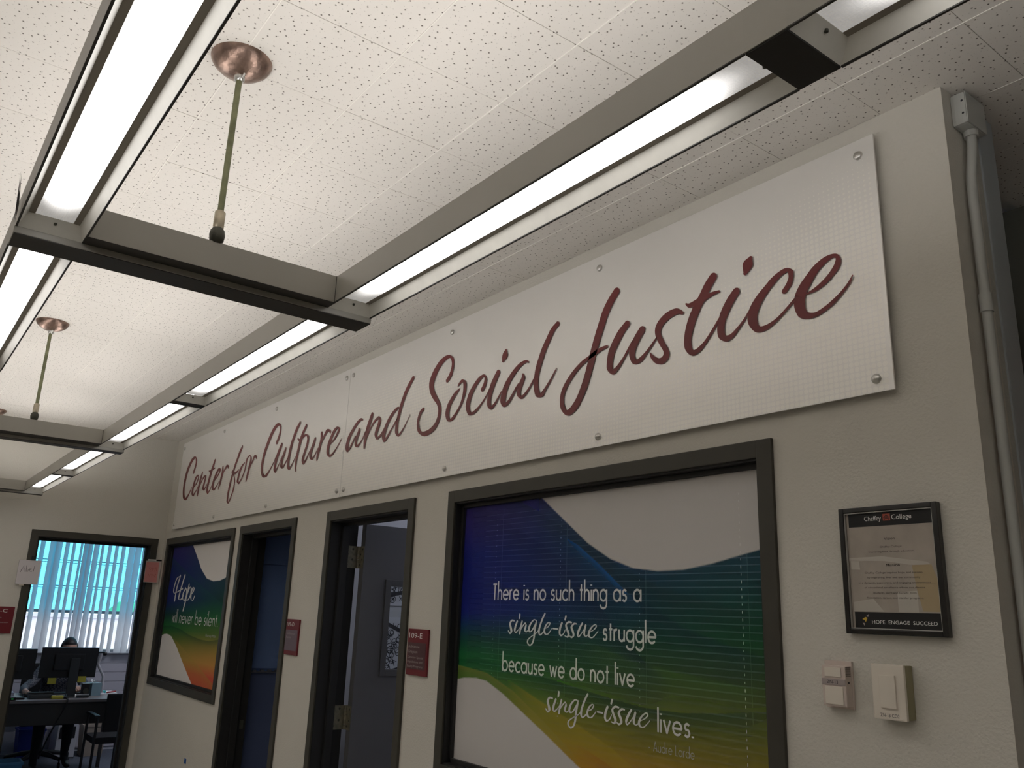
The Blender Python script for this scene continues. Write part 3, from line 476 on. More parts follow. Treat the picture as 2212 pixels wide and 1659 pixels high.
# doodle posters seen through the lite, on the partition beyond
PAPER = mat('poster_paper', (.62,.63,.70), .7); INK = mat('poster_ink', (.03,.03,.04), .7)
def poster(xc, y0, y1, z0, z1, label, seed):
    pt = thing('poster', (xc, (y0+y1)/2, z0), label, 'poster')
    MB().box(xc, xc+.002, y0, y1, z0, z1).build('sheet', PAPER, pt)
    rr = random.Random(seed); mb = MB()
    def line(a, b, w):
        dy, dz = b[0]-a[0], b[1]-a[1]; L = math.hypot(dy, dz) or 1; ny, nz = -dz/L*w/2, dy/L*w/2
        mb.add([(xc+.0026,a[0]+ny,a[1]+nz),(xc+.0026,a[0]-ny,a[1]-nz),(xc+.0026,b[0]-ny,b[1]-nz),(xc+.0026,b[0]+ny,b[1]+nz)], [(0,1,2,3)])
    for k in range(int((y1-y0)*(z1-z0)*900)):
        cy = rr.uniform(y0+.03, y1-.03); cz = rr.uniform(z0+.03, z1-.03); r = rr.uniform(.008, .022)
        if rr.random() < .6:
            P = [(cy+r*math.cos(t*math.pi/5), cz+r*math.sin(t*math.pi/5)) for t in range(11)]
            for a, b in zip(P, P[1:]): line(a, b, .004)
        else:
            for t in range(4): line((cy, cz), (cy+r*math.cos(t*1.57+k), cz+r*math.sin(t*1.57+k)), .004)
    line((y0+.02, z1-.02), (y1-.02, z0+.25*(z1-z0)), .022)
    line((y0+.02, z0+.05), ((y0+y1)/2+.1, z0+.45*(z1-z0)), .022)
    mb.build('drawing', INK, pt)['kind'] = 'stuff'
poster(2.802, .50, 1.15, 1.72, 2.02, 'upper white poster with black doodles seen through the door glass', 1)
poster(2.802, .50, 1.15, 1.28, 1.655, 'lower white poster with black doodles seen through the door glass', 2)
bk = thing('wall_shelf', (2.87, .8, 1.20), 'small grey shelf with a wire tray under the doodle posters', 'shelf')
MB().bbox(2.80, 3.0, .55, 1.15, 1.20, 1.22, .003).build('board', mat('shelf_grey', (.3,.3,.33), .5), bk)
tb = MB()
for k in range(9): tb.tube([(2.95, .60+k*.04, 1.22), (2.95, .60+k*.04, 1.30)], .004, 8)
tb.tube([(2.95, .59, 1.30), (2.95, .93, 1.30)], .005, 8); tb.build('wire_rack', WHITE, bk)

# blue office: pin board wall with a tray rail
pb = thing('pin_board', (1.74, .9, 1.29), 'dark blue wall board with a thin metal tray rail in the unlit office', 'board')
MB().bbox(1.731, 1.742, .17, 2.4, 1.30, 1.955, .002).bbox(1.731, 1.742, .17, 2.4, 1.959, 2.70, .002).build('board', OFFB, pb)
MB().box(1.731, 1.738, .17, 2.4, .10, 1.275).build('lower_panel', OFFB2, pb)
tr_ = MB().bbox(1.731, 1.765, .17, 2.4, 1.276, 1.284, .002)
for k in range(16): tr_.bbox(1.750, 1.766, .19+k*.05, .215+k*.05, 1.284, 1.293, .002)
tr_.build('tray_rail', mat('dull_steel', (.25,.27,.32), .35, metal=.8), pb)

# =================================================================== LONG SIGN
SY = -.022
def hz(x):      # upper edge of the halftone fans along the sign
    P = [(0.25,2.42),(.76,2.66),(1.2,2.72),(1.6,2.80),(1.95,2.80),(2.15,2.66),(2.386,2.44),(2.6,2.47),(2.985,2.62),(3.298,2.745),(3.585,2.863),
         (3.858,2.90),(4.193,2.853),(4.429,2.684),(4.633,2.592),(4.931,2.47),(5.137,2.42),(5.298,2.483),(5.529,2.557),(5.682,2.654),(5.826,2.759),(5.992,2.86),(6.14,2.895),(6.3,2.89)]
    for (a, b), (c, d) in zip(P, P[1:]):
        if a <= x <= c: return b+(d-b)*(x-a)/(c-a)
    return P[-1][1]
SCREW_X = [[.296,1.252,2.230,3.215],[3.294,4.257,5.215,6.214]]
cuts = [(.255, 3.2525), (3.2555, 6.258)]
labs = ['long silver wall sign panel with maroon script, left half reading Center for Culture', 'long silver wall sign panel with maroon script, right half reading Social Justice']
for q, (xa, xb) in enumerate(cuts):
    t = thing('wall_sign', ((xa+xb)/2, SY, 2.249), labs[q], 'sign', 'two halves of the long silver sign')
    MB().bbox(xa, xb, SY, SY+.005, 2.249, 2.943, .0006).build('panel', SIGNM, t)
    d = MB(); sp = .0148; oc = [(math.cos(k*math.pi/4), math.sin(k*math.pi/4)) for k in range(8)]
    nx = int((xb-xa)/sp)
    for i in range(nx):
        x = xa+sp*(i+.6); h = hz(x)
        for j in range(46):
            z = 2.249+sp*(j+.6)
            dd = h-z
            if dd <= 0 or z > 2.935: continue
            r = min(.455, .07+dd*1.75)*sp
            if x > xb-r or z > 2.942-r: continue
            d.add([(x+r*c, SY-.0003, z+r*s_) for c, s_ in oc], [tuple(range(8))])
    d.build('halftone_dots', DOTM, t)['kind'] = 'stuff'
    for zc in (2.283, 2.897):
        for x in SCREW_X[q]:
            x_ = min(max(x, xa+.02), xb-.02)
            c = MB().lathe([(.0125, 0), (.0125, -.003), (.0105, -.0065), (.006, -.0085), (.0015, -.0092)], (x_, SY, zc), 20, 'y')
            c.lathe([(.008, 0), (.008, .022)], (x_, SY, zc), 12, 'y')
            c.build('standoff_cap', CHROME, t)
    # each half carries the strokes that lie on it
    lt = MB()
    for ri, row in enumerate(SGN):
        cx = sum(r[0]+r[2] for r in row)/2/len(row)/1000
        if (cx < 3.254) == (q == 0): ribbon_mb(lt, row, SY-.0008-ri*.00006)
    lt.build('lettering', MAROON, t)

# =================================================================== PRINTED WINDOW FILMS
def poly(P, x):
    if x <= P[0][0]: 
        (a,b),(c,d) = P[0],P[1]
    elif x >= P[-1][0]: (a,b),(c,d) = P[-2],P[-1]
    else:
        for (a,b),(c,d) in zip(P,P[1:]):
            if a <= x <= c: break
    return b+(d-b)*(x-a)/(c-a)
def photo(c): return [v/.205 for v in lin(c)]
def film(name, x0, x1, z0, z1, top, bot, folds, ramp_l, ramp_r, parent, m, tone=1.0):
    NX, NZ = int((x1-x0)/.0032), int((z1-z0)/.0032)
    verts = [(x0+(x1-x0)*i/NX, .0345, z0+(z1-z0)*j/NZ) for j in range(NZ+1) for i in range(NX+1)]
    faces = [(j*(NX+1)+i, j*(NX+1)+i+1, (j+1)*(NX+1)+i+1, (j+1)*(NX+1)+i) for j in range(NZ) for i in range(NX)]
    cols = []
    def ramp(R, t):
        for (a, ca), (b, cb) in zip(R, R[1:]):
            if a <= t <= b:
                f = (t-a)/(b-a); return [ca[k]+(cb[k]-ca[k])*f for k in range(3)]
        return R[-1][1] if t > R[-1][0] else R[0][1]
    WHT = (.80,.77,.755)
    tc = [poly(top, x0+(x1-x0)*i/NX) if x0+(x1-x0)*i/NX >= top[0][0]-.02 else 9 for i in range(NX+1)]
    bc = [poly(bot, x0+(x1-x0)*i/NX) if x0+(x1-x0)*i/NX <= bot[-1][0]+.04 else 0 for i in range(NX+1)]
    for (x, y, z) in verts:
        i = min(NX, max(0, round((x-x0)/(x1-x0)*NX)))
        f = (x-x0)/(x1-x0)
        a = ramp(ramp_l, z); b = ramp(ramp_r, z); s = f*f*(3-2*f)
        c = [a[k]+(b[k]-a[k])*s for k in range(3)]
        for P, am, wd_, tint in folds:
            if x < P[0][0] or x > P[-1][0]: continue
            e = min(1, (x-P[0][0])/.12, (P[-1][0]-x)/.12)
            h = poly(P, x)-z
            if h >= -.0032: 
                g = am*math.exp(-max(0, h)/wd_)*max(0, e)*min(1, (h+.0032)/.0032); c = [c[k]*(1-g)+tint[k]*g for k in range(3)]
        dt = z-tc[i]; db = bc[i]-z; wq = max(min(1, .5+dt/.0034), min(1, .5+db/.0034)); wq = max(0, min(1, wq))
        c = [c[k]+(WHT[k]-c[k])*wq for k in range(3)]
        gq = (c[0]+c[1]+c[2])/3
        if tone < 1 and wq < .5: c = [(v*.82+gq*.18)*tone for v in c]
        cols += [*c, 1.0]
    me = D.meshes.new(name); o_ = WORLD[parent.name]
    me.from_pydata([(a-o_[0], b-o_[1], c-o_[2]) for a, b, c in verts], [], faces)
    at = me.color_attributes.new('print', 'FLOAT_COLOR', 'POINT'); at.data.foreach_set('color', cols)
    me.materials.append(m); o = D.objects.new(name, me); COL.objects.link(o); o.parent = parent; WORLD[o.name] = o_
    return o
FT = mat('film_text_glint_white', (.72,.72,.70), .5)
FILM = film_mat(.27); FILM2 = film_mat(0)
VIO, BLU, TEA = photo((33,25,66)), photo((9,16,66)), photo((18,38,48))
TEG, GRN, YGR = photo((10,36,34)), photo((14,64,26)), photo((48,68,20))
YEL, ORA, RED = photo((94,82,20)), photo((108,64,20)), photo((126,40,20))
DKG = photo((8,34,24)); DKB = photo((12,14,50)); LTB = photo((16,40,64))
fw = thing('window_film', (5.08, .0345, 1.14), 'rainbow printed film with white quotation on the big window near the framed notice', 'window film')
g = film('print', 4.338, 5.835, 1.138, 2.127,
  [(4.70,2.235),(4.847,2.117),(4.962,2.037),(5.106,1.938),(5.217,1.882),(5.321,1.85),(5.428,1.839),(5.528,1.841),(5.638,1.856),(5.727,1.874),(5.85,1.898)],
  [(4.33,1.437),(4.40,1.450),(4.48,1.455),(4.55,1.449),(4.656,1.413),(4.782,1.359),(4.91,1.304),(5.018,1.255),(5.08,1.228),(5.30,1.13)],
  [([(4.10,1.49),(4.351,1.515),(4.476,1.522),(4.738,1.508),(4.991,1.473),(5.173,1.453),(5.355,1.435),(5.519,1.437),(5.667,1.451),(5.85,1.476)], .72, .045, DKG),
   ([(4.30,2.30),(4.50,2.21),(4.729,2.108),(4.951,2.009),(5.168,1.887),(5.339,1.761),(5.524,1.674),(5.674,1.635),(5.85,1.60)], .55, .10, photo((9,20,34))),
   ([(4.80,2.14),(5.08,1.955),(5.266,1.851),(5.444,1.786),(5.604,1.751),(5.85,1.70)], .55, .08, photo((12,28,26))),
   ([(4.95,1.98),(5.06,1.93),(5.17,1.86),(5.27,1.79),(5.36,1.73)], .75, .022, photo((12,52,92))),
   ([(4.70,1.70),(4.95,1.62),(5.20,1.53),(5.45,1.47)], .45, .06, photo((12,34,26))),
   ([(5.10,1.62),(5.30,1.57),(5.55,1.54),(5.84,1.52)], .45, .035, photo((40,66,22))),
   ([(4.10,2.27),(4.33,2.165),(4.656,2.026),(4.908,1.923),(5.066,1.807),(5.228,1.677),(5.356,1.577),(5.481,1.51)], .5, .09, photo((9,13,36))),
   ([(4.10,1.50),(4.345,1.493),(4.548,1.477),(4.718,1.426),(4.886,1.347),(5.017,1.28),(5.099,1.231)], .5, .03, photo((84,80,34))),
   ([(4.678,1.465),(4.861,1.411),(5.077,1.35),(5.222,1.307),(5.32,1.264),(5.5,1.19)], .42, .05, photo((96,84,20))),
   ([(5.05,1.30),(5.20,1.26),(5.35,1.205),(5.5,1.15)], .5, .05, photo((92,56,16)))],
  [(1.10,ORA),(1.30,YEL),(1.42,YGR),(1.50,GRN),(1.60,TEG),(1.70,BLU),(1.92,BLU),(2.13,VIO)],
  [(1.12,ORA),(1.22,photo((104,72,20))),(1.32,photo((74,66,20))),(1.42,photo((58,62,22))),(1.54,photo((34,48,22))),(1.64,photo((13,46,24))),(1.76,TEG),(1.88,TEA),(2.13,LTB)], fw, FILM)
tx = MB(); sx = MB()
geo_text(tx, 'There is no such thing as a', 4.570, 5.356, 1.748, .0345, .0338)
for ri, row in enumerate(SCR):
    ribbon_mb(sx, row, .0338-ri*.00005); ribbon_mb(sx, row, .0338-ri*.00005, .229, -.2475)
geo_text(tx, 'struggle', 5.187, 5.417, 1.6255, .034, .0338)
geo_text(tx, 'because we do not live', 4.648, 5.326, 1.4945, .034, .0338)
geo_text(tx, 'lives.', 5.424, 5.556, 1.378, .034, .0338)
tx.build('block_lettering', FT, fw)['kind'] = 'stuff'; sx.build('script_lettering', FT, fw)['kind'] = 'stuff'
t2 = MB(); geo_text(t2, '- Audre Lorde', 5.386, 5.560, 1.3225, .0155, .0338, .14); t2.build('small_lettering', mat('film_text_grey', (.42,.42,.36), .5), fw)
fs_ = thing('window_film', (.9, .0345, 1.14), 'rainbow printed film reading Hope on the narrow window by the corner', 'window film')
film('print', .167, 1.626, 1.138, 2.127,
  [(.56,2.20),(.674,2.11),(.802,2.029),(.945,1.931),(1.096,1.864),(1.246,1.843),(1.381,1.847),(1.529,1.87),(1.66,1.905)],
  [(.16,1.437),(.236,1.452),(.301,1.457),(.37,1.453),(.439,1.442),(.597,1.379),(.774,1.29),(.973,1.194),(1.066,1.151),(1.12,1.13)],
  [([(-.1,1.49),(.165,1.51),(.386,1.519),(.647,1.5),(.873,1.467),(1.129,1.448),(1.316,1.446),(1.529,1.466),(1.66,1.48)], .6, .045, DKG),
   ([(.0,2.08),(.325,1.994),(.737,1.88),(1.078,1.793),(1.484,1.693),(1.66,1.66)], .4, .09, photo((10,44,44))),
   ([(.485,1.436),(.79,1.366),(1.128,1.283),(1.489,1.186),(1.66,1.15)], .45, .06, photo((104,84,20)))],
  [(1.10,RED),(1.30,YEL),(1.42,YGR),(1.50,GRN),(1.60,TEG),(1.72,BLU),(1.92,BLU),(2.13,photo((30,26,70)))],
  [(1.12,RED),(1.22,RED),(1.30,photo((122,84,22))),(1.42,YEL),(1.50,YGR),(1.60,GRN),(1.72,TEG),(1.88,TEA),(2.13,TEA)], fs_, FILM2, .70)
tx = MB(); sx = MB()
for ri, row in enumerate(HOPE): ribbon_mb(sx, row, .0338-ri*.00005)
geo_text(tx, 'will never be silent.', .386, 1.447, 1.546, .050, .0338, .15)
tx.build('block_lettering', FT, fs_)['kind'] = 'stuff'; sx.build('script_lettering', FT, fs_)
t2 = MB(); text_on(t2, 'Harvey Milk', 1.23, 1.44, 1.474, .018, .0338); t2.build('small_lettering', mat('film_text_grey', (.42,.42,.36), .5), fs_)

# blinds behind the big window: every slat a part
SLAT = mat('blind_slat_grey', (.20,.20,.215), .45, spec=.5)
bl = thing('window_blind', (5.09, .075, 1.14), 'closed white horizontal blind behind the big printed window', 'blind')
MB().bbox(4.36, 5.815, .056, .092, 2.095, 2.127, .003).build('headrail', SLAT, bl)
sv = []; sf = []
for yv, zz in ((.0036,-.0083), (.0016,-.0045), (-.0002,0), (-.0016,.0045), (-.0024,.0083), (-.0024,.0085)):
    sv += [(-.7275, yv, zz), (.7275, yv, zz)]
for k in range(5): sf.append((2*k, 2*k+1, 2*k+3, 2*k+2))
sme = D.meshes.new('blind_slat'); sme.from_pydata(sv, [], sf); sme.materials.append(SLAT)
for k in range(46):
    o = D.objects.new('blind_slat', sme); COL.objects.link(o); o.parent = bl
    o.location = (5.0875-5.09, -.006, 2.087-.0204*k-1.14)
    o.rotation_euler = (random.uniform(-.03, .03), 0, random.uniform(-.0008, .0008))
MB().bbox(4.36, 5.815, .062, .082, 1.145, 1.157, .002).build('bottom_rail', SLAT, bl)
for x in (4.58, 4.966, 5.35, 5.7425):
    MB().tube([(x, .0622, 2.10), (x, .0622, 1.15)], .0009, 6).build('ladder_cord', WHITE, bl)
bd = MB(); rr = random.Random(3)  # white discs on the film, painted sparkle of daylight through the cord holes
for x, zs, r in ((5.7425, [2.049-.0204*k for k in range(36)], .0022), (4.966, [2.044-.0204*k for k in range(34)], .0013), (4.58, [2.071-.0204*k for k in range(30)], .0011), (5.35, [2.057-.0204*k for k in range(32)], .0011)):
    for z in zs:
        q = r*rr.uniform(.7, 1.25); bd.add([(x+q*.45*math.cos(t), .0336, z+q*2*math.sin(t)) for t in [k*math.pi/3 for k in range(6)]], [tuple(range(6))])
bd.build('painted_glints', FT, fw)['kind'] = 'stuff'

# =================================================================== ROOM NUMBER PLATES
def plate_y(x0, x1, z0, z1, label, big, insert, lines, im):
    t = thing('room_plate', ((x0+x1)/2, -.001, z0), label, 'sign')
    MB().bbox(x0, x1, -.009, -.0005, z0, z1, .0012).build('plate', PLATE, t)
    MB().box(x0+.004, x1-.012, -.0098, -.0085, z0+insert[0]*(z1-z0), z0+insert[1]*(z1-z0)).build('insert', im, t)
    mb = MB(); text_on(mb, big[0], x0+big[1]*(x1-x0), x0+big[2]*(x1-x0), z0+big[3]*(z1-z0), .022, -.0093); mb.build('number', WHITE, t)
    mb = MB()
    for s, a, b, c, h in lines: text_on(mb, s, x0+a*(x1-x0), x0+b*(x1-x0), z0+c*(z1-z0), h, -.0101)
    mb.build('lettering', GREYP, t)
plate_y(4.022, 4.184, 1.436, 1.621, 'maroon room plate 109-E between the open charcoal door and the big window', ('109-E', .07, .72, .80), (.13,.70),
  [('Adrienne', .06, .62, .585, .0125), ('Grayson', .06, .53, .475, .0125), ('Director Special', .06, .82, .36, .0095), ('Populations and', .06, .80, .265, .0095), ('Equity Programs', .06, .82, .17, .0095)], PLATE2)
plate_y(2.705, 2.876, 1.443, 1.627, 'maroon room plate 109-D with grey insert beside the dark doorway', ('109-D', .06, .62, .80), (.12,.70),
  [('Conference', .10, .72, .57, .013), ('Room', .10, .45, .46, .013)], PLATE3)
t = thing('room_plate', (.001, -1.06, 1.43), 'maroon room plate 109-C at the left edge by the far office doorway', 'sign')
MB().bbox(.0005, .009, -1.145, -.980, 1.43, 1.617, .0012).build('plate', PLATE, t)
mb = MB(); text_on(mb, '109-C', -1.135, -1.025, 1.577, .024, .0094, 'x'); mb.build('number', WHITE, t)
mb = MB(); text_on(mb, 'Dustin', -1.13, -1.055, 1.535, .012, .0094, 'x'); text_on(mb, 'Coordinator', -1.13, -1.005, 1.502, .012, .0094, 'x'); mb.build('lettering', GREYP, t)

# small marker boards by the far doorway
t = thing('note_board', (.016, -.94, 1.781), 'small white marker board with a handwritten word left of the far doorway', 'whiteboard')
MB().bbox(.014, .022, -1.012, -.866, 1.781, 1.955, .0015).build('board', mat('note_white', (.66,.62,.64), .5), t)
MB().bbox(.013, .026, -.985, -.955, 1.770, 1.780, .001).build('clip', CREAM, t)
MB().bbox(.013, .030, -.935, -.905, 1.956, 1.985, .001).build('hook', BRONZE2, t)
mb = MB()
for P in ([(-.993,1.865),(-.975,1.915),(-.968,1.868)], [(-.992,1.885),(-.965,1.89)], [(-.957,1.918),(-.955,1.870),(-.945,1.872),(-.942,1.888),(-.955,1.89)], [(-.935,1.885),(-.922,1.89),(-.925,1.90),(-.935,1.893),(-.932,1.875),(-.918,1.873)], [(-.905,1.915),(-.909,1.872)]):
    mb.tube([(.0225, a, b) for a, b in P], .0012, 6)
mb.build('handwriting', INK, t)
t = thing('note_board', (.016, -.062, 1.838), 'small pink marker board in the corner right of the far doorway', 'whiteboard')
MB().bbox(.014, .022, -.122, -.006, 1.838, 2.006, .0015).build('board', mat('note_grey_edge', (.52,.45,.43), .5), t)
MB().box(.0222, .0228, -.120, -.022, 1.842, 1.998).build('pink_sheet', mat('note_pink', (.62,.25,.24), .6), t)
mb = MB()
for P in ([(-.095,1.945),(-.085,1.955),(-.078,1.945),(-.090,1.925),(-.075,1.925)], [(-.070,1.955),(-.065,1.93),(-.055,1.95)], [(-.050,1.925),(-.042,1.96),(-.035,1.93)], [(-.095,1.905),(-.085,1.885),(-.075,1.905),(-.065,1.885),(-.058,1.905)], [(-.052,1.9),(-.045,1.885),(-.036,1.905)]):
    mb.tube([(.0232, a, b) for a, b in P], .0011, 6)
mb.build('handwriting', mat('red_marker', (.35,.06,.05), .6), t)
mk = thing('marker_pen', (.020, -.06, 2.012), 'black and white marker pen lying on the pink board in the corner', 'marker')
MB().tube([(.020,-.112,2.013),(.020,-.048,2.0135)], .006, 12).build('barrel', WHITE, mk)
MB().tube([(.020,-.047,2.0135),(.020,-.006,2.014)], .0065, 12).build('cap', BLACK, mk)

o = MB().bbox(1.232, 1.272, -.0012, -.0002, .676, .708, .0002).build('tape_square', mat('blue_tape', (.008,.085,.30), .6)); 
tag(o, 'small square of blue tape on the wall under the narrow window', 'tape')

# =================================================================== FRAMED NOTICE
t = thing('picture_frame', (6.206, -.001, 1.679), 'black framed notice with white printed text on the right part of the wall', 'picture frame')
fx0, fx1, fz0, fz1 = 6.085, 6.328, 1.679, 1.974
mb = MB(); w_ = .0125
mb.bbox(fx0, fx0+w_, -.020, -.001, fz0, fz1, .0025).bbox(fx1-w_, fx1, -.020, -.001, fz0, fz1, .0025).bbox(fx0+w_, fx1-w_, -.020, -.001, fz0, fz0+w_, .0025).bbox(fx0+w_, fx1-w_, -.020, -.001, fz1-w_, fz1, .0025)
mb.build('frame', BLACKG, t)
mb = MB(); a, b, c, d, e = 6.0975, 6.3155, 1.6915, 1.9615, .0018
mb.box(a, a+e, -.017, -.011, c, d).box(b-e, b, -.017, -.011, c, d).box(a, b, -.017, -.011, c, c+e).box(a, b, -.017, -.011, d-e, d)
mb.build('silver_fillet', mat('silver_line', (.5,.5,.48), .3, metal=.6), t)
MB().box(a+e, b-e, -.010, -.004, c+e, d-e).build('sheet', mat('notice_paper', (.40,.355,.31), .5, var=.12, vscale=14), t)
mb = MB().box(a+.008, b-e, -.0104, -.0100, 1.928, d-e).box(a+.008, b-e, -.0104, -.0100, c+e, 1.7295); mb.build('black_bands', BLACK, t)['kind'] = 'stuff'
mb = MB()     # faint printed picture of a long low building with trees
def flat(P, mb_, y=-.0102): mb_.add([(x, y, z) for x, z in P], [tuple(range(len(P)))])
flat([(6.100,1.855),(6.185,1.857),(6.290,1.842),(6.300,1.835),(6.250,1.836),(6.190,1.846),(6.100,1.849)], mb)
flat([(6.104,1.848),(6.125,1.847),(6.127,1.827),(6.104,1.828)], mb); flat([(6.215,1.775),(6.262,1.778),(6.262,1.731),(6.215,1.731)], mb)
flat([(6.104,1.752),(6.155,1.760),(6.180,1.731),(6.104,1.731)], mb)
mb.build('printed_building', mat('notice_light', (.50,.47,.42), .5), t)
mb = MB(); flat([(6.255,1.835),(6.300,1.836),(6.312,1.800),(6.313,1.733),(6.272,1.733),(6.262,1.78)], mb); mb.build('printed_trees', mat('notice_trees', (.42,.33,.20), .5), t)
mb = MB(); yq = -.0108
text_on(mb, 'Chaffey', 6.147, 6.190, 1.941, .0115, yq); text_on(mb, 'College', 6.216, 6.264, 1.9415, .0115, yq)
text_on(mb, 'HOPE  ENGAGE  SUCCEED', 6.148, 6.302, 1.7035, .0085, yq); mb.build('white_lettering', WHITE, t)
mb = MB().box(6.1945, 6.2125, yq, -.0104, 1.9395, 1.9555); mb.build('red_emblem', mat('emblem_red', (.42,.08,.05), .5), t)
mb = MB(); 
for dz in (0, -.005, -.010): flat([(6.196,1.947+dz*.6),(6.2035,1.953+dz*.6),(6.211,1.947+dz*.6),(6.211,1.9455+dz*.6),(6.2035,1.951+dz*.6),(6.196,1.9455+dz*.6)], mb, -.0112)
mb.build('emblem_lines', BLACK, t)
mb = MB()
flat([(6.124,1.713),(6.132,1.718),(6.137,1.716),(6.132,1.706),(6.130,1.711)], mb, yq); mb.build('gold_bird', mat('gold_print', (.60,.40,.05), .5), t)
mb = MB(); flat([(6.134,1.720),(6.141,1.725),(6.139,1.718)], mb, yq); flat([(6.124,1.705),(6.130,1.704),(6.129,1.697)], mb, yq); mb.build('grey_birds', GREYP, t)
mb = MB()
text_on(mb, 'Vision', 6.193, 6.2195, 1.8945, .0065, yq); text_on(mb, 'Mission', 6.193, 6.2265, 1.8335, .0065, yq); mb.build('headings', BLACK, t)
mb = MB()
for s, hw, z in (('Chaffey College:', .027, 1.877), ('Improving lives through education.', .056, 1.866), ('Chaffey College inspires hope and success', .070, 1.8175), ('by improving lives and our community', .064, 1.8065),
   ('in a dynamic, supportive, and engaging environment', .087, 1.7945), ('of educational excellence where our diverse', .073, 1.7835), ('students learn and benefit from', .052, 1.7715), ('foundation, career, and transfer programs.', .068, 1.7605)):
    text_on(mb, s, 6.2085-hw, 6.2085+hw, z, .0042, yq)
mb.build('body_text', mat('notice_grey_text', (.13,.11,.10), .6), t)['kind'] = 'stuff'

# =================================================================== WALL SENSORS
t = thing('thermostat', (6.05, -.001, 1.505), 'small pinkish thermostat with a vent grille, left of the two wall boxes', 'thermostat')
MB().bbox(6.014, 6.0855, -.008, -.0005, 1.507, 1.615, .002).build('back_plate', CREAMP, t)
MB().bbox(6.022, 6.084, -.034, -.007, 1.513, 1.6045, .003).build('body', CREAMP, t)
MB().bbox(6.030, 6.077, -.0365, -.033, 1.5175, 1.5575, .0012).build('cover_door', CREAM, t)
MB().bbox(6.031, 6.074, -.0365, -.033, 1.579, 1.600, .0012).build('upper_cover', CREAM, t)
MB().box(6.023, 6.083, -.0355, -.0335, 1.5605, 1.5745).build('label_strip', mat('label_grey', (.36,.31,.30), .5), t)
mb = MB(); text_on(mb, 'ZN-13', 6.036, 6.065, 1.564, .0075, -.0359); mb.build('lettering', INK, t)
mb = MB()
for k in range(9): mb.box(6.0775, 6.0845, -.0322, -.012, 1.5815+k*.0024, 1.5828+k*.0024)
mb.build('vent_grille', mat('grille_dark', (.10,.08,.07), .6), t)['kind'] = 'stuff'
MB().lathe([(.0022, 0), (.0022, .002)], (6.0835, -.022, 1.567), 12, 'x').build('button', BLACK, t)
t = thing('wall_sensor', (6.19, -.001, 1.50), 'larger cream square wall sensor with a raised blank panel, right of the thermostat', 'sensor')
MB().bbox(6.155, 6.230, -.034, -.0005, 1.500, 1.615, .0035).build('back_box', OLIVE, t)
MB().bbox(6.1535, 6.2305, -.041, -.032, 1.4985, 1.6165, .003).build('cover', CREAM, t)
MB().bbox(6.1725, 6.2105, -.0455, -.040, 1.523, 1.5925, .0015).build('raised_panel', CREAM, t)
mb = MB(); text_on(mb, 'ZN-13 CO2', 6.169, 6.2135, 1.5045, .0075, -.0413); mb.build('lettering', INK, t)

# =================================================================== CONDUIT ON THE WALL END
COND = mat('conduit_paint', (.50,.51,.49), .5)
t = thing('junction_box', (6.45, .09, 2.90), 'painted metal junction box at the ceiling on the wall end', 'electrical box')
MB().bbox(6.4312, 6.468, .040, .141, 2.902, 2.990, .010).build('box', COND, t)
MB().bbox(6.4675, 6.470, .041, .140, 2.904, 2.988, .001).build('cover_plate', COND, t)
mb = MB()
for z in (2.93, 2.965): mb.lathe([(.003, 0), (.002, -.0015)], (6.460, .0398, z), 10, 'y')
mb.build('knockout_screws', INK, t)
cd = thing('conduit', (6.448, .07, 0), 'painted conduit pipe with a bend running down the wall end below the junction box', 'pipe')
pts = [(6.4512,.092,2.905),(6.4512,.090,2.86),(6.4505,.081,2.82),(6.4495,.070,2.77),(6.449,.066,2.72),(6.449,.066,2.60),(6.449,.066,2.435)]
MB().tube(catmull(pts, 4), .0118, 16).build('upper_pipe', COND, cd)
MB().tube([(6.449,.066,2.436),(6.449,.066,.0)], .0118, 16).build('lower_pipe', COND, cd)
MB().tube([(6.449,.066,2.415),(6.449,.066,2.46)], .0145, 16).build('coupling', COND, cd)
MB().tube([(6.4512,.092,2.886),(6.4512,.092,2.9015)], .017, 16).build('connector', COND, cd)

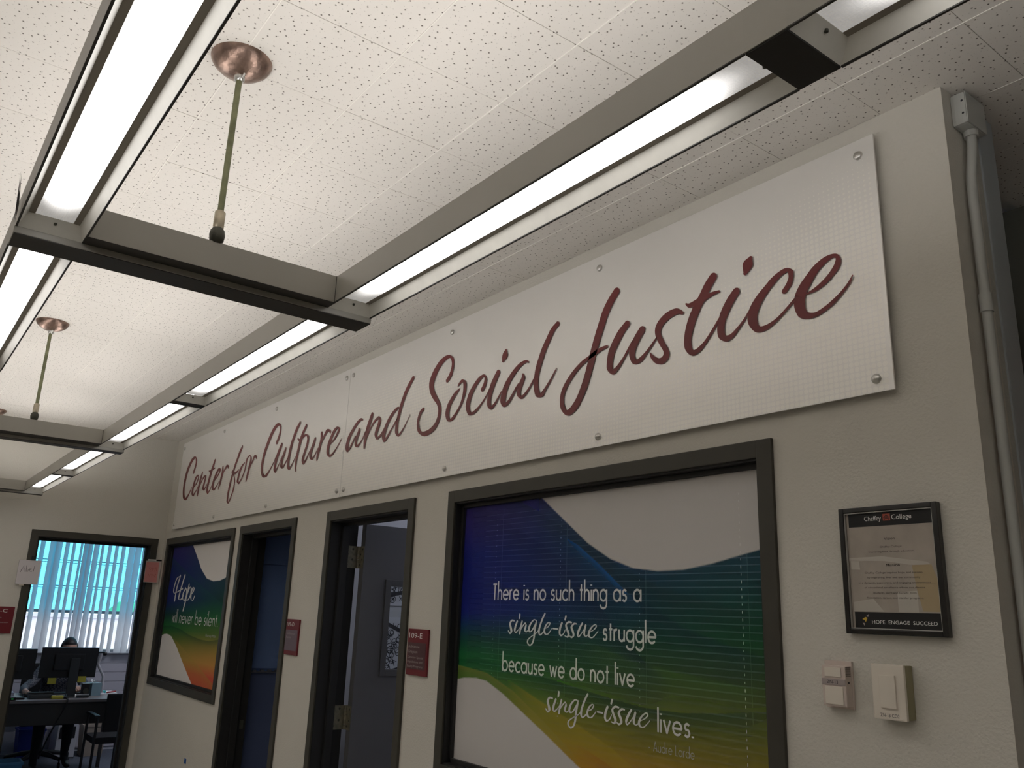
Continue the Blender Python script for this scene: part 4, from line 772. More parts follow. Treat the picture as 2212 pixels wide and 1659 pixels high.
# =================================================================== SUSPENDED LIGHT GRID
ZB, ZTP, ZL_ = 2.435, 2.506, 2.466
UPL = emission('uplight_diffuser', (1, .97, .94), UP_W)
ROWY = {1: (-1.094, -.968), 2: (-1.796, -1.666)}
def fixture(xa, xb, ya, yb, label, far=False):
    t = thing('light_fixture', ((xa+xb)/2, (ya+yb)/2, ZB), label, 'ceiling light', 'fluorescent fixtures of the hanging light grid')
    if not far: t['label'] = label
    for y0, y1 in ((ya, ya+.003), (yb-.003, yb)):
        MB().box(xa, xb, y0, y1, ZB+.002, ZTP).build('side_panel', FIXP, t)
    e = MB()
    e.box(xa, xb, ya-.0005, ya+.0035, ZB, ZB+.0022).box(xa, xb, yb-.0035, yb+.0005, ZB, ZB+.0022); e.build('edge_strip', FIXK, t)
    s = MB()
    for a, b in ((ya+.0032, ya+.0160), (yb-.0032, yb-.0160)):
        s.add([(xa,a,ZB+.0015),(xb,a,ZB+.0015),(xb,b,ZL_-.001),(xa,b,ZL_-.001)], [(0,1,2,3)])
    s.build('reflector', FIXW, t)
    s = MB()
    for a, b in ((ya+.0155, ya+.0285), (yb-.0155, yb-.0285)):
        s.add([(xa,a,ZL_-.0012),(xb,a,ZL_-.0012),(xb,b,ZL_-.0008),(xa,b,ZL_-.0008)], [(0,1,2,3)])
    s.build('lens_side_strip', FIXG, t)  # grey-brown strip along both long sides of the lens
    MB().box(xa+.020, xb-.020, ya+.027, yb-.027, ZL_, ZL_+.003).build('lens', LENS, t)
    MB().box(xa, xb, ya+.003, yb-.003, ZTP-.032, ZTP-.028).build('upper_tray', FIXP, t)
    for yc in (ya+.040, yb-.040):
        MB().tube([(xa+.03, yc, ZTP-.014), (xb-.03, yc, ZTP-.014)], .0125, 12).build('upper_tube', UPL, t)
    for x0, s_ in ((xb, -1), (xa, 1)):
        p = MB().add([(x0,ya+.003,ZB+.001),(x0,yb-.003,ZB+.001),(x0+s_*.0205,yb-.0155,ZL_-.0005),(x0+s_*.0205,ya+.0155,ZL_-.0005)], [(0,1,2,3)])
        p.add([(x0,ya+.003,ZB+.001),(x0+s_*.0205,ya+.0155,ZL_-.0005),(x0+s_*.0205,ya+.003,ZL_+.004)], [(0,1,2)])
        ep = p.build('end_plate', FIXW, t)
        c = (x0+s_*.015, (ya+yb)/2+.004, ZL_-.008)
        MB().lathe([(.003, 0), (.003, -.004), (.0015, -.005)], c, 12).tube([(c[0]-s_*.006, c[1]-.007, c[2]-.001), (c[0]-s_*.008, c[1], c[2]-.004), (c[0]-s_*.006, c[1]+.012, c[2]-.001)], .0012, 6).build('latch', DKMETAL, ep)
    return t
NM = ['nearest length, cut by the top edge', 'between black plate and nearest crossbeam', 'just beyond the nearest crossbeam',
      'just before the middle crossbeam', 'just beyond the middle crossbeam', 'farthest length']
SEG = [(6.726,8.02),(5.350,6.658),(3.992,5.266),(2.675,3.934),(1.400,2.600),(.232,1.345)]
for k, (a, b) in enumerate(SEG):
    fixture(a, b, *ROWY[1], 'light of the row near the sign wall, '+NM[k])
for k, (a, b) in enumerate(SEG):
    if k in (1, 2): fixture(a, b, *ROWY[2], 'light of the left row, '+('long bright length above the nearest crossbeam' if k == 1 else 'length beyond the nearest crossbeam at the left edge'))
    else: fixture(a, b, *ROWY[2], 'light of the left row, '+NM[k], True)
# added rows outside the frame, put there to light the ceiling from the left
for q, (ya, yb) in enumerate(((-4.35,-4.22),(-5.05,-4.92),(-6.9,-6.77))):
    for k, (a, b) in enumerate(SEG+[(8.1,9.4)]):
        fixture(a, b, ya, yb, 'added light of hanging row %s left of the view, %s' % (('three','four','five')[q], (NM+['length behind the camera'])[k]), True)
# plates between the lengths
def divider(x0, x1, ya, yb, label):
    t = thing('divider_plate', ((x0+x1)/2, (ya+yb)/2, ZB), label, 'fixture plate', 'dark plates between light lengths')
    MB().bbox(x0+.001, x1-.001, ya+.002, yb-.002, ZB-.001, ZB+.004, .001).build('plate', FIXD, t)
    MB().box(x0, x1, ya, ya+.003, ZB+.002, ZTP).box(x0, x1, yb-.003, yb, ZB+.002, ZTP).box(x0, x1, ya+.003, yb-.003, ZTP-.004, ZTP).build('side_panel', FIXP, t)
divider(6.658, 6.726, *ROWY[1], 'black plate between two lights at the upper right of the photo')
divider(3.934, 3.992, *ROWY[1], 'thin dark plate between lights of the row near the wall, beyond the nearest crossbeam')
divider(1.345, 1.400, *ROWY[1], 'thin dark plate between the two farthest lights of the row near the wall')
divider(6.658, 6.726, *ROWY[2], 'black plate in the left row beyond the top edge of the photo')
divider(3.934, 3.992, *ROWY[2], 'black plate in the left row beyond the left edge of the photo')
divider(1.345, 1.400, *ROWY[2], 'far black plate in the left row beyond the left edge of the photo')
# crossbeams
def beam(xf, xn, xc0, xc1, label):
    t = thing('crossbeam', ((xf+xn)/2, -1.38, ZB), label, 'light grid beam', 'crossbeams of the hanging light grid')
    ya, yb = ROWY[2][1], ROWY[1][0]
    b = MB().box(xn-.003, xn, ya, yb, ZB+.001, ZTP).box(xf, xf+.003, ya, yb, ZB+.001, ZTP).box(xf+.003, xn-.003, ya, yb, ZTP-.004, ZTP-.001)
    b.build('side_panel', FIXP, t)
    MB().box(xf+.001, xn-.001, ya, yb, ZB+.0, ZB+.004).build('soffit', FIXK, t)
    MB().box(xf, xc1, ROWY[2][0], ya, ZB+.002, ZTP).box(xf, xc1, yb, ROWY[1][1], ZB+.002, ZTP).build('end_block', FIXP, t)
    y0, y1 = ROWY[2][0]-.002, ROWY[1][1]+.002
    MB().bbox(xc0, xc1, y0, y1, ZB-.014, ZB+.0015, .002).build('channel', FIXP, t)
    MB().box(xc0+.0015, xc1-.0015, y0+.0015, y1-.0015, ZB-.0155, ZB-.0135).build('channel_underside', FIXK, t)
    MB().box(xn-.001, xn+.0012, yb-.0012, yb+.0012, ZB, ZTP).build('joint_strip', FIXK, t)
    return t
beam(5.266, 5.395, 5.266, 5.350, 'nearest crossbeam joining the two light rows')
beam(2.600, 2.765, 2.600, 2.675, 'middle crossbeam at the left edge of the photo')
beam(.170, .268, .170, .232, 'farthest crossbeam near the far wall')
# loose trim sliver beside the left row
o = MB().add([(5.36,-1.799,2.437),(5.385,-1.80,2.47),(5.475,-1.812,2.50),(5.47,-1.811,2.496)], [(0,1,2,3)]).add([(5.36,-1.801,2.437),(5.385,-1.802,2.47),(5.475,-1.814,2.50),(5.47,-1.813,2.496)], [(0,1,2,3)])
o = o.build('trim_clip', FIXK); tag(o, 'thin dark metal sliver sticking out left of the nearest crossbeam end', 'trim piece')
# suspension rods
def rod(x, y, label):
    t = thing('suspension_rod', (x, y, ZTP), label, 'light support', 'rods hanging the light grid from the ceiling')
    prof = [(.074, -.0005), (.073, -.006), (.066, -.018), (.052, -.030), (.034, -.040), (.018, -.045), (.012, -.046)]
    MB().lathe(prof, (x, y, CZ), 40).build('canopy', COPPER, t)
    MB().lathe([(.013, -.044), (.013, -.056), (.009, -.060)], (x, y, CZ), 16).tube([(x-.022,y-.004,CZ-.048),(x-.012,y-.004,CZ-.052)], .003, 8).tube([(x+.012,y+.004,CZ-.052),(x+.026,y+.004,CZ-.047)], .003, 8).build('collar', CHROME, t)
    MB().tube([(x,y,CZ-.05),(x,y,ZTP+.05)], .0075, 14).build('rod', ROD, t)
    MB().lathe([(.0085,.082),(.0125,.078),(.0125,.040),(.0105,.036)], (x, y, ZTP), 18).build('coupling', BRASS, t)
    MB().lathe([(.010,.040),(.016,.032),(.018,.020),(.016,.006),(.011,0)], (x, y, ZTP-.001), 18).build('swivel', DKMETAL, t)
rod(5.388, -1.40, 'nearest suspension rod with a tarnished copper ceiling canopy')
rod(2.752, -1.402, 'second suspension rod with copper canopy, over the middle crossbeam')
rod(.205, -1.37, 'farthest suspension rod with copper canopy at the left edge')

# =================================================================== FAR OFFICE (beyond the left wall)
# doorway frame in the plane x = 0
t = thing('door_3', (0, -.507, 0), kind='structure')
ya, yb = DC; f = .05
MB().bbox(0, .012, ya-f, ya, 0, FH+f, .003).bbox(0, .012, yb, yb+f, 0, FH+f, .003).bbox(0, .012, ya-.001, yb+.001, FH, FH+f, .003).build('trim', BRONZE, t)
MB().box(-WT, .004, ya-.004, ya+.006, 0, FH).box(-WT, .004, yb-.006, yb+.004, 0, FH).box(-WT, .004, ya, yb, FH-.006, FH+.004).build('jamb', BRONZE2, t)
MB().bbox(-.10, -.06, ya+.006, ya+.022, 0, FH-.006, .002).bbox(-.10, -.06, yb-.022, yb-.006, 0, FH-.006, .002).bbox(-.10, -.06, ya+.006, yb-.006, FH-.024, FH-.006, .002).build('stop', BRONZE2, t)
struct('wall_office_side', MB().box(-4.3, -.15, -3.1, -3.0, 0, CZ), OFFW)
struct('wall_office_side_2', MB().box(-4.3, -.15, 2.2, 2.3, 0, CZ), OFFW)
# window wall
XW = -4.06
wy0, wy1, wz0, wz1 = -1.4, 1.75, 1.08, 2.62
struct('wall_window_side', MB().box(XW-.15, XW, -3.1, wy0, 0, CZ).box(XW-.15, XW, wy1, 2.3, 0, CZ).box(XW-.15, XW, wy0, wy1, 0, wz0).box(XW-.15, XW, wy0, wy1, wz1, CZ), OFFW)
bw = thing('baseboard_boards', (XW, .2, 0), kind='structure')
for k in range(10):
    MB().bbox(XW+.0005, XW+.012, wy0-1.2, wy1+.4, .035+k*.1035, .035+.0995+k*.1035, .003).build('board', mat('white_boards', (.50,.48,.52), .6), bw)
sl = struct('trim_2', MB().bbox(XW, XW+.05, wy0-.1, wy1+.1, 1.072, 1.088, .003), mat('white_boards', (.50,.48,.52), .6))
w3 = thing('window_3', (XW-.07, .2, wz0), kind='structure')
ALU = mat('aluminium_frame', (.30,.33,.36), .4, metal=.4)
XG = XW-.06
fb = MB().box(XG-.03, XG+.03, wy0, wy1, wz0, wz0+.04).box(XG-.03, XG+.03, wy0, wy1, wz1-.04, wz1).box(XG-.03, XG+.03, wy0, wy0+.04, wz0, wz1).box(XG-.03, XG+.03, wy1-.04, wy1, wz0, wz1)
fb.build('frame', ALU, w3)
MB().box(XG-.025, XG+.025, wy0, wy1, 1.525, 1.560).build('transom', ALU, w3)
for z in (1.835, 2.130):
    MB().box(XG-.012, XG+.012, wy0, wy1, z-.004, z+.006).build('glazing_bar', ALU, w3)
    MB().box(XG-.012, XG+.012, wy0, wy1, z-.030, z-.024).build('glazing_bar', ALU, w3)
MB().box(XG-.004, XG, wy0+.04, wy1-.04, 1.56, wz1-.04).build('upper_pane', TEAL, w3)
MB().box(XG-.004, XG, wy0+.04, wy1-.04, wz0+.04, 1.525).build('lower_pane', GLASS, w3)
# vertical blinds
VB = cloth_glow('vertical_blind_fabric', (.56,.56,.60), .40)
vb = thing('vertical_blind', (-3.96, .2, 2.6), 'grey vertical slat blind hanging in the far office window', 'blind')
MB().bbox(-3.99, -3.93, wy0-.02, wy1+.02, 2.56, 2.60, .003).build('headrail', mat('white_boards', (.5,.5,.5), .5), vb)
vm = D.meshes.new('blind_slat'); hw = .0445
n_ = 4; vv = []; ff = []
for k in range(n_+1):
    a = -1+2*k/n_; vv += [(.006*(1-a*a), a*hw, 0), (.006*(1-a*a), a*hw, -1.475)]
for k in range(n_): ff.append((2*k, 2*k+1, 2*k+3, 2*k+2))
vm.from_pydata(vv, [], ff); vm.materials.append(VB)
yv = [-.335,-.255,-.212,-.138,-.085,-.008,.068,.112,.150,.195,.238,.282,.332,.378,.422,.462,.500,.540,.578,.622,.665,.715,.755,.800,.835]
flat_ = {2,3,8,9,10,20,21,22,23}
yv = [-.345-.083*k for k in range(12, 0, -1)]+yv[1:]+[.92+.083*k for k in range(10)]
gaps = [(-.282,-.231),(-.101,-.069),(-.024,.008),(.044,.093),(.121,.131),(.233,.242),(.304,.324),(.359,.399),(.444,.478),(.521,.555),(.603,.638),(.788,.798)]
edges = [-.330]+[v for g_ in gaps for v in g_]+[.90]
sl_ = []
for k in range(0, len(edges), 2):
    a, b = edges[k], edges[k+1]; w = b-a; n = max(1, math.ceil(w/.088))
    for q in range(n): sl_.append(((a+(q+.5)*w/n), w/n))
y = -.33-.083
while y > -1.35: sl_.append((y, .055)); y -= .083
y = .945
while y < 1.72: sl_.append((y, .055)); y += .083
for yc, w in sl_:
    o = D.objects.new('blind_slat', vm); COL.objects.link(o); o.parent = vb
    o.location = (0, yc-.2, -.04); o.rotation_euler = (0, 0, math.acos(min(1, w/.089))-.175)

# outdoors beyond the office window
struct('ground_outside', MB().box(-40, -4.25, -25, 25, -.5, -.4), mat('pale_paving', (.62,.60,.62), .9, var=.1, vscale=.5))
hd = MB(); rr = random.Random(5)
bm = bmesh.new()
for k in range(60):
    r = rr.uniform(.5, .9); ms = bmesh.ops.create_icosphere(bm, subdivisions=2, radius=r)
    bmesh.ops.translate(bm, verts=ms['verts'], vec=(-19+rr.uniform(-.6,.6), rr.uniform(-9, 14), rr.uniform(-.3, 1.05)))
for v in bm.verts: v.co += Vector((rr.uniform(-.1,.1), rr.uniform(-.1,.1), rr.uniform(-.1,.1)))
bm.verts.index_update(); hd.add([v.co[:] for v in bm.verts], [[v.index for v in f.verts] for f in bm.faces]); bm.free()
o = hd.build('hedge', mat('hedge_green', (.30,.42,.20), .9, var=.4, vscale=2)); tag(o, 'pale green hedge outdoors glimpsed between the vertical blind slats', 'hedge')
bd_ = thing('garden_wall', (-12, 6, -.4), 'low pale wall outdoors glimpsed through the vertical blinds', 'wall')
MB().bbox(-12.2, -12, -14, 22, -.4, 1.32, .01).build('wall_body', mat('far_wall', (.70,.66,.74), .8, var=.15, vscale=3), bd_)
MB().bbox(-12.25, -11.95, -14, 22, 1.32, 1.40, .01).build('coping', mat('far_coping', (.55,.53,.58), .8), bd_)
cr = thing('parked_car', (-9, -1.6, -.4), 'reddish pink car outdoors at the lower left of the office window', 'car')
PK = mat('car_pink_red', (.55,.16,.17), .35, spec=.5)
c_ = MB(); prof = [(-2.0,.25),(-2.0,.75),(-1.3,.92),(-.8,1.38),(.7,1.40),(1.3,.95),(2.0,.85),(2.05,.25)]
vs = [(-9.8, -1.9+a, -.4+b) for a, b in prof]+[(-8.2, -1.9+a, -.4+b) for a, b in prof]; m_ = len(prof)
c_.add(vs, [tuple(range(m_)), tuple(reversed(range(m_, 2*m_)))]+[(i, (i+1) % m_, m_+(i+1) % m_, m_+i) for i in range(m_)]); c_.build('body', PK, cr)
MB().box(-8.21, -8.19, -2.65, -1.95, .55, .90).box(-8.21, -8.19, -1.88, -1.0, .55, .90).build('side_window', BLACKG, cr)
for a in (-1.3, 1.3): MB().lathe([(.32, 0), (.32, .2)], (-8.30, -1.9+a, -.08), 20, 'x').build('wheel', BLACK, cr)

# desk
DESKT = mat('desk_laminate', (.17,.15,.145), .45, var=.1, vscale=8); DESKD = mat('desk_panel_dark', (.035,.032,.030), .5)
dk = thing('desk', (-2.6, -.45, 0), 'dark office desk with a modesty panel seen through the far doorway', 'desk')
MB().bbox(-2.98, -2.20, -1.35, .46, .718, .745, .004).build('desktop', DESKT, dk)
MB().bbox(-2.27, -2.25, -1.30, .40, .515, .717, .002).build('modesty_panel', DESKD, dk)
for y in (-1.32, .40):
    MB().bbox(-2.92, -2.26, y, y+.03, .62, .717, .003).bbox(-2.30, -2.26, y, y+.03, 0, .62, .003).bbox(-2.92, -2.88, y, y+.03, 0, .62, .003).build('leg_frame', DESKD, dk)

def monitor(x, y0, y1, z0, z1, label, stand=True, ys=None):
    t = thing('monitor', (x, (y0+y1)/2, .745), label, 'computer monitor')
    MB().bbox(x-.012, x+.022, y0, y1, z0, z1, .006).bbox(x+.02, x+.045, y0+.12, y1-.12, z0+.07, z1-.06, .01).build('back_shell', BLACK, t)
    MB().box(x-.0135, x-.012, y0+.012, y1-.012, z0+.018, z1-.012).build('screen', BLACKG, t)
    ys = ys if ys is not None else (y0+y1)/2
    MB().bbox(x+.045, x+.062, ys-.042, ys+.042, .752, z1-.10, .004).build('stand_neck', mat('stand_dark_grey', (.030,.033,.034), .5), t)
    MB().bbox(x-.10, x+.12, ys-.10, ys+.10, .7452, .754, .003).build('stand_base', BLACK, t)
    return t
monitor(-2.50, -.352, .166, .925, 1.215, 'large black monitor seen from behind on the far office desk', ys=-.045)
monitor(-2.52, -.93, -.392, .912, 1.197, 'second black monitor at the left, mostly behind the doorway edge')
wc = thing('webcam', (-2.48, .185, 1.10), 'small black webcam on a pale bracket at the right corner of the large monitor', 'webcam')
MB().lathe([(.008,0),(.018,.004),(.020,.022),(.016,.034)], (-2.49,.212,1.155), 16, 'y').bbox(-2.51,-2.47,.168,.215,1.160,1.176,.003).build('camera_body', BLACK, wc)
ar = thing('articulated_stand', (-2.62, .26, .745), 'pale jointed arm reaching down behind the monitor corner', 'arm')
PALE = mat('pale_plastic_arm', (.50,.48,.50), .5)
MB().tube([(-2.62,.225,1.155),(-2.62,.205,1.045)], .017, 12).build('upper_link', PALE, ar)
MB().tube([(-2.62,.205,1.045),(-2.62,.275,.925),(-2.62,.282,.76)], .014, 12).build('lower_link', PALE, ar)
MB().lathe([(.045,0),(.045,.012),(.02,.018)], (-2.62,.282,.7455), 20).build('clamp_base', PALE, ar)
STK = mat('yellow_note', (.50,.44,.06), .7)
for y, z, lb in ((-.262, .868, 'yellow sticky note hanging under the large monitor, left one'), (.008, .880, 'yellow sticky note hanging under the large monitor, right one')):
    o = MB().box(-2.476, -2.4745, y, y+.075, z, z+.058).build('sticky_note', STK); tag(o, lb, 'note')
pf = thing('desk_speaker', (-2.46, .05, .745), 'dark box shaped speaker under the large monitor beside the stand', 'speaker')
MB().bbox(-2.52, -2.44, .060, .126, .7455, .87, .006).build('body', BLACK, pf); MB().lathe([(.026,0),(.026,.003)], (-2.44,.093,.80), 16, 'x').build('cone', DKMETAL, pf)
pf = thing('desk_phone', (-2.40, -.30, .745), 'dark desk phone in front of the large monitor', 'phone')
MB().bbox(-2.46, -2.34, -.42, -.22, .7455, .785, .008).build('body', mat('phone_grey', (.05,.055,.055), .5), pf); MB().bbox(-2.40, -2.35, -.43, -.21, .786, .806, .008).build('handset', BLACK, pf)
ys = thing('tape_dispenser', (-2.33, -.17, .745), 'yellow handled tool lying on the desk in front of the monitor stand', 'tool')
MB().bbox(-2.33, -2.27, -.235, -.13, .7455, .775, .010).build('handle', STK, ys); MB().bbox(-2.325, -2.28, -.128, -.085, .7455, .765, .004).build('blade_case', BLACK, ys)
fl_ = thing('flashlight', (-2.42, .03, .745), 'dark cylinder lying on the desk right of the monitor stand', 'cylinder')
MB().tube([(-2.335,-.01,.765),(-2.35,.105,.765)], .018, 16).build('barrel', mat('phone_grey', (.05,.055,.055), .5), fl_); MB().tube([(-2.334,-.022,.765),(-2.3345,-.011,.765)], .020, 16).build('rim', WHITE, fl_)
tb = thing('tissue_box', (-2.55, .17, .745), 'grey blue tissue box at the right end of the desk', 'tissue box')
def rotbox(mb, cx, cy, hx, hy, z0, z1, a):
    c, s = math.cos(a), math.sin(a)
    P = [(cx+u*c-v*s, cy+u*s+v*c) for u, v in ((-hx,-hy),(hx,-hy),(hx,hy),(-hx,hy))]
    mb.add([(x,y,z0) for x,y in P]+[(x,y,z1) for x,y in P], [(0,3,2,1),(4,5,6,7),(0,1,5,4),(1,2,6,5),(2,3,7,6),(3,0,4,7)])
m_ = MB(); rotbox(m_, -2.56, .182, .055, .055, .7455, .868, .45); m_.build('carton', mat('tissue_teal', (.20,.30,.33), .6), tb)
m_ = MB()
for k in range(7):
    a = k*.9; m_.add([(-2.56,.182,.868),(-2.56+.03*math.cos(a),.182+.03*math.sin(a),.895+.008*(k%3)),(-2.56+.03*math.cos(a+.8),.182+.03*math.sin(a+.8),.885)], [(0,1,2)])
m_.build('tissue', WHITE, tb)
pp = thing('paper_pile', (-2.75, .36, .745), 'loose papers and a teal pen case at the right end of the desk', 'papers')
MB().box(-2.95,-2.67,.27,.45,.7455,.752).build('sheets', WHITE, pp); MB().bbox(-2.78,-2.68,.28,.34,.7525,.775,.006).build('pen_case', mat('teal_case', (.05,.40,.38), .5), pp); MB().tube([(-2.69,.35,.76),(-2.71,.44,.765)], .008, 10).build('red_pen', mat('red_pen', (.30,.02,.02), .5), pp)
pp = thing('paper_stack', (-2.7, -.52, .745), 'sheets and a small black gadget at the left end of the desk', 'papers')
MB().box(-2.92,-2.70,-.72,-.50,.7455,.775).build('sheets', mat('paper_blue_white', (.40,.42,.50), .7), pp); MB().bbox(-2.36,-2.31,-.53,-.46,.7455,.765,.004).build('gadget', BLACK, pp)
o = thing('usb_dock', (-2.25, -.585, .745), 'black dock with a tiny green light at the left desk corner', 'electronics')
MB().bbox(-2.29, -2.22, -.66, -.545, .7455, .775, .004).build('case', BLACK, o); MB().box(-2.2195, -2.219, -.585, -.566, .759, .763).build('green_light', emission('led_green', (.05,1,.15), .8), o)
o = MB().tube(catmull([(-2.43,-.08,.775),(-2.30,-.10,.752),(-2.19,-.105,.748),(-2.185,-.12,.68),(-2.19,-.17,.55),(-2.24,-.21,.42),(-2.4,-.24,.2)], 5), .007, 8).build('cable', BLACK); tag(o, 'black cable draped over the front of the desk', 'cable')
# keyboard, mouse out of sight on the user side
kb = thing('keyboard', (-2.78, -.10, .745), 'black keyboard on the user side of the desk, behind the large monitor', 'keyboard')
MB().bbox(-2.85, -2.71, -.32, .12, .7455, .760, .003).build('body', BLACK, kb)

# office chair and seated person
oc = thing('office_chair', (-3.25, -.10, 0), 'black swivel chair with a star base behind the desk', 'chair')
MB().bbox(-3.50, -3.02, -.36, .16, .41, .48, .03).build('seat', FABRIC, oc)
MB().bbox(-3.56, -3.49, -.34, .14, .56, 1.00, .03).build('backrest', FABRIC, oc)
MB().tube([(-3.26,-.10,.13),(-3.26,-.10,.41)], .028, 14).tube([(-3.40,-.10,.42),(-3.53,-.10,.43),(-3.56,-.10,.60)], .02, 10).build('column', BLACK, oc)
for k in range(5):
    a = k*2*math.pi/5+.55; ex, ey = -3.26+.31*math.cos(a), -.10+.31*math.sin(a)
    l_ = MB().tube([(-3.26,-.10,.125),((-3.26+ex)/2,(-.10+ey)/2,.115),(ex,ey,.085)], [.03,.024,.016], 10).build('base_spoke', BLACK, oc)
    MB().lathe([(.020,-.012),(.027,-.010),(.027,.010),(.020,.012)], (ex,ey,.027), 16, 'y').tube([(ex,ey,.03),(ex,ey,.086)], .008, 8).build('caster', BLACKG, l_)
for s in (-1, 1):
    MB().bbox(-3.42, -3.14, -.10+s*.29-.03, -.10+s*.29+.03, .665, .69, .01).tube([(-3.27,-.10+s*.29,.665),(-3.27,-.10+s*.27,.43)], .015, 10).build('armrest', BLACK, oc)

def skin_mesh(joints, edges, levels=2):
    me = D.meshes.new('skin'); me.from_pydata([j[:3] for j in joints], edges, [])
    ob = D.objects.new('skin_tmp', me); COL.objects.link(ob)
    md = ob.modifiers.new('skin', 'SKIN')
    for i, j in enumerate(joints):
        sv_ = me.skin_vertices[0].data[i]; sv_.radius = (j[3], j[4] if len(j) > 4 else j[3]); sv_.use_root = (i == 0)
    sb = ob.modifiers.new('sub', 'SUBSURF'); sb.levels = levels; sb.render_levels = levels
    bpy.context.view_layer.update()
    out = D.meshes.new_from_object(ob.evaluated_get(bpy.context.evaluated_depsgraph_get()))
    vs = [v.co[:] for v in out.vertices]; fs = [tuple(p.vertices) for p in out.polygons]
    D.objects.remove(ob); D.meshes.remove(me); D.meshes.remove(out); return vs, fs
SKIN = mat('skin', (.42,.24,.17), .6, var=.05); HAIR = mat('dark_hair', (.012,.009,.008), .55, bump=.5, bscale=120)
TROUS = mat('dark_trousers', (.008,.009,.013), .9)
def shirt_mat():
    m = mat('checked_shirt', (.06,.065,.08), .85); nt = m.node_tree; n = nt.nodes; l = nt.links
    tc = n.new('ShaderNodeTexCoord'); ck = n.new('ShaderNodeTexChecker'); ck.inputs['Scale'].default_value = 55
    ck.inputs[1].default_value = (.035,.04,.055,1); ck.inputs[2].default_value = (.13,.13,.14,1)
    l.new(tc.outputs['Object'], ck.inputs[0]); l.new(ck.outputs[0], n['Principled BSDF'].inputs['Base Color']); return m
SHIRT = shirt_mat()
pe = thing('person', (-3.24, -.08, .48), 'seated person with short dark hair and a dark checked shirt, working behind the large monitor', 'person')
HX, HY, HZ = -3.12, .0, 1.165          # head centre, leaning a little to the screen
J = [(-3.30,-.08,.555,.145,.12),(-3.28,-.075,.70,.125,.105),(-3.24,-.06,.84,.15,.11),(-3.20,-.045,.955,.135,.10),(-3.17,-.03,1.02,.062,.060),(-3.15,-.02,1.07,.056,.056),
 # arms: left hand of the picture (person's right) on the mouse
 (-3.20,-.215,.945,.065,.06),(-3.10,-.30,.83,.050),(-2.97,-.385,.79,.042),(-2.80,-.405,.785,.036),(-2.66,-.41,.782,.028),(-2.61,-.41,.780,.036,.020),
 (-3.20,.125,.945,.065,.06),(-3.13,.21,.80,.050),(-2.98,.17,.785,.040),(-2.85,.09,.785,.032),(-2.80,.06,.782,.034,.018),
 # legs
 (-3.22,-.185,.545,.090),(-2.85,-.20,.535,.068),(-2.80,-.21,.30,.052),(-2.80,-.215,.11,.038),(-2.70,-.225,.055,.038,.030),(-2.62,-.225,.04,.030,.022),
 (-3.22,.03,.545,.090),(-2.85,.06,.535,.068),(-2.95,.09,.30,.052),(-3.02,.10,.11,.038),(-2.92,.11,.055,.038,.030),(-2.84,.115,.04,.030,.022)]
E_ = [(0,1),(1,2),(2,3),(3,4),(4,5),(3,6),(6,7),(7,8),(8,9),(9,10),(10,11),(3,12),(12,13),(13,14),(14,15),(15,16),(0,17),(17,18),(18,19),(19,20),(20,21),(21,22),(0,23),(23,24),(24,25),(25,26),(26,27),(27,28)]
vs, fs = skin_mesh(J, E_)
# assign cloth or skin by place: one continuous body, its faces carry shirt, trousers, shoes and skin
mb = MB(); mb.add(vs, fs, True)
def hand(mb_, cx, cy, cz, side, ax=1.0):
    for k, (dy, L) in enumerate(((-.027,.058),(-.010,.068),(.008,.064),(.025,.050))):
        v, f = skin_mesh([(cx-.01,cy+dy*.9,cz,.0095),(cx+.012,cy+dy,cz+.004,.009),(cx+.012+L*.5,cy+dy*1.05,cz+.002,.0082),(cx+.012+L*.85,cy+dy*1.1,cz-.010,.007)], [(0,1),(1,2),(2,3)], 1); mb_.add(v, f, True)
    v, f = skin_mesh([(cx-.03,cy+side*.022,cz-.002,.012),(cx-.005,cy+side*.045,cz-.004,.010),(cx+.018,cy+side*.048,cz-.010,.008)], [(0,1),(1,2)], 1); mb_.add(v, f, True)
hand(mb, -2.605, -.41, .783, 1); hand(mb, -2.790, .055, .783, -1)
# head: shaped ellipsoid with brow, nose, chin, eye sockets
def headv(th, ph):
    x = math.cos(ph)*math.cos(th); y = math.cos(ph)*math.sin(th); z = math.sin(ph)
    r = 1.0; X = .098*x; Y = .077*y; Z = .118*z
    if x > 0: X *= 1-.10*max(0, -z); 
    Y *= 1-.28*max(0, -z-.15)
    if x > .2:
        X += .022*math.exp(-((y/.16)**2)-((z+.12)/.17)**2)      # nose
        X -= .008*math.exp(-(((abs(y)-.36)/.14)**2)-((z-.06)/.11)**2)   # eye sockets
        X += .006*math.exp(-((y/.30)**2)-((z+.42)/.07)**2)      # lips
        X += .005*math.exp(-((y/.6)**2)-((z-.22)/.10)**2)       # brow
    return (HX+X, HY+Y, HZ+Z)
vs = []; fs = []; NU, NV = 48, 32
for j in range(NV+1):
    for i in range(NU): vs.append(headv(2*math.pi*i/NU, -math.pi/2+math.pi*j/NV))
for j in range(NV):
    for i in range(NU): fs.append((j*NU+i, j*NU+(i+1)%NU, (j+1)*NU+(i+1)%NU, (j+1)*NU+i))
mb.add(vs, fs, True)
for s in (-1, 1): mb.lathe([(.004,-.012),(.020,-.008),(.024,.0),(.018,.006),(.006,.008)], (HX-.005, HY+s*.078, HZ-.005), 14, 'y')
body = mb.build('body', SKIN, pe)
body.data.materials.append(SHIRT); body.data.materials.append(TROUS); body.data.materials.append(BLACK)
ox, oy, oz = WORLD[body.name]
for p in body.data.polygons:
    c = p.center; x, y, z = c.x+ox, c.y+oy, c.z+oz
    if z > 1.03 or (x > -2.70 and z > .74) or (x > -2.86 and y > -.1 and z > .74): p.material_index = 0
    elif z > .575 and not (x > -3.05 and z < .66): p.material_index = 1
    elif z < .085: p.material_index = 3
    else: p.material_index = 2
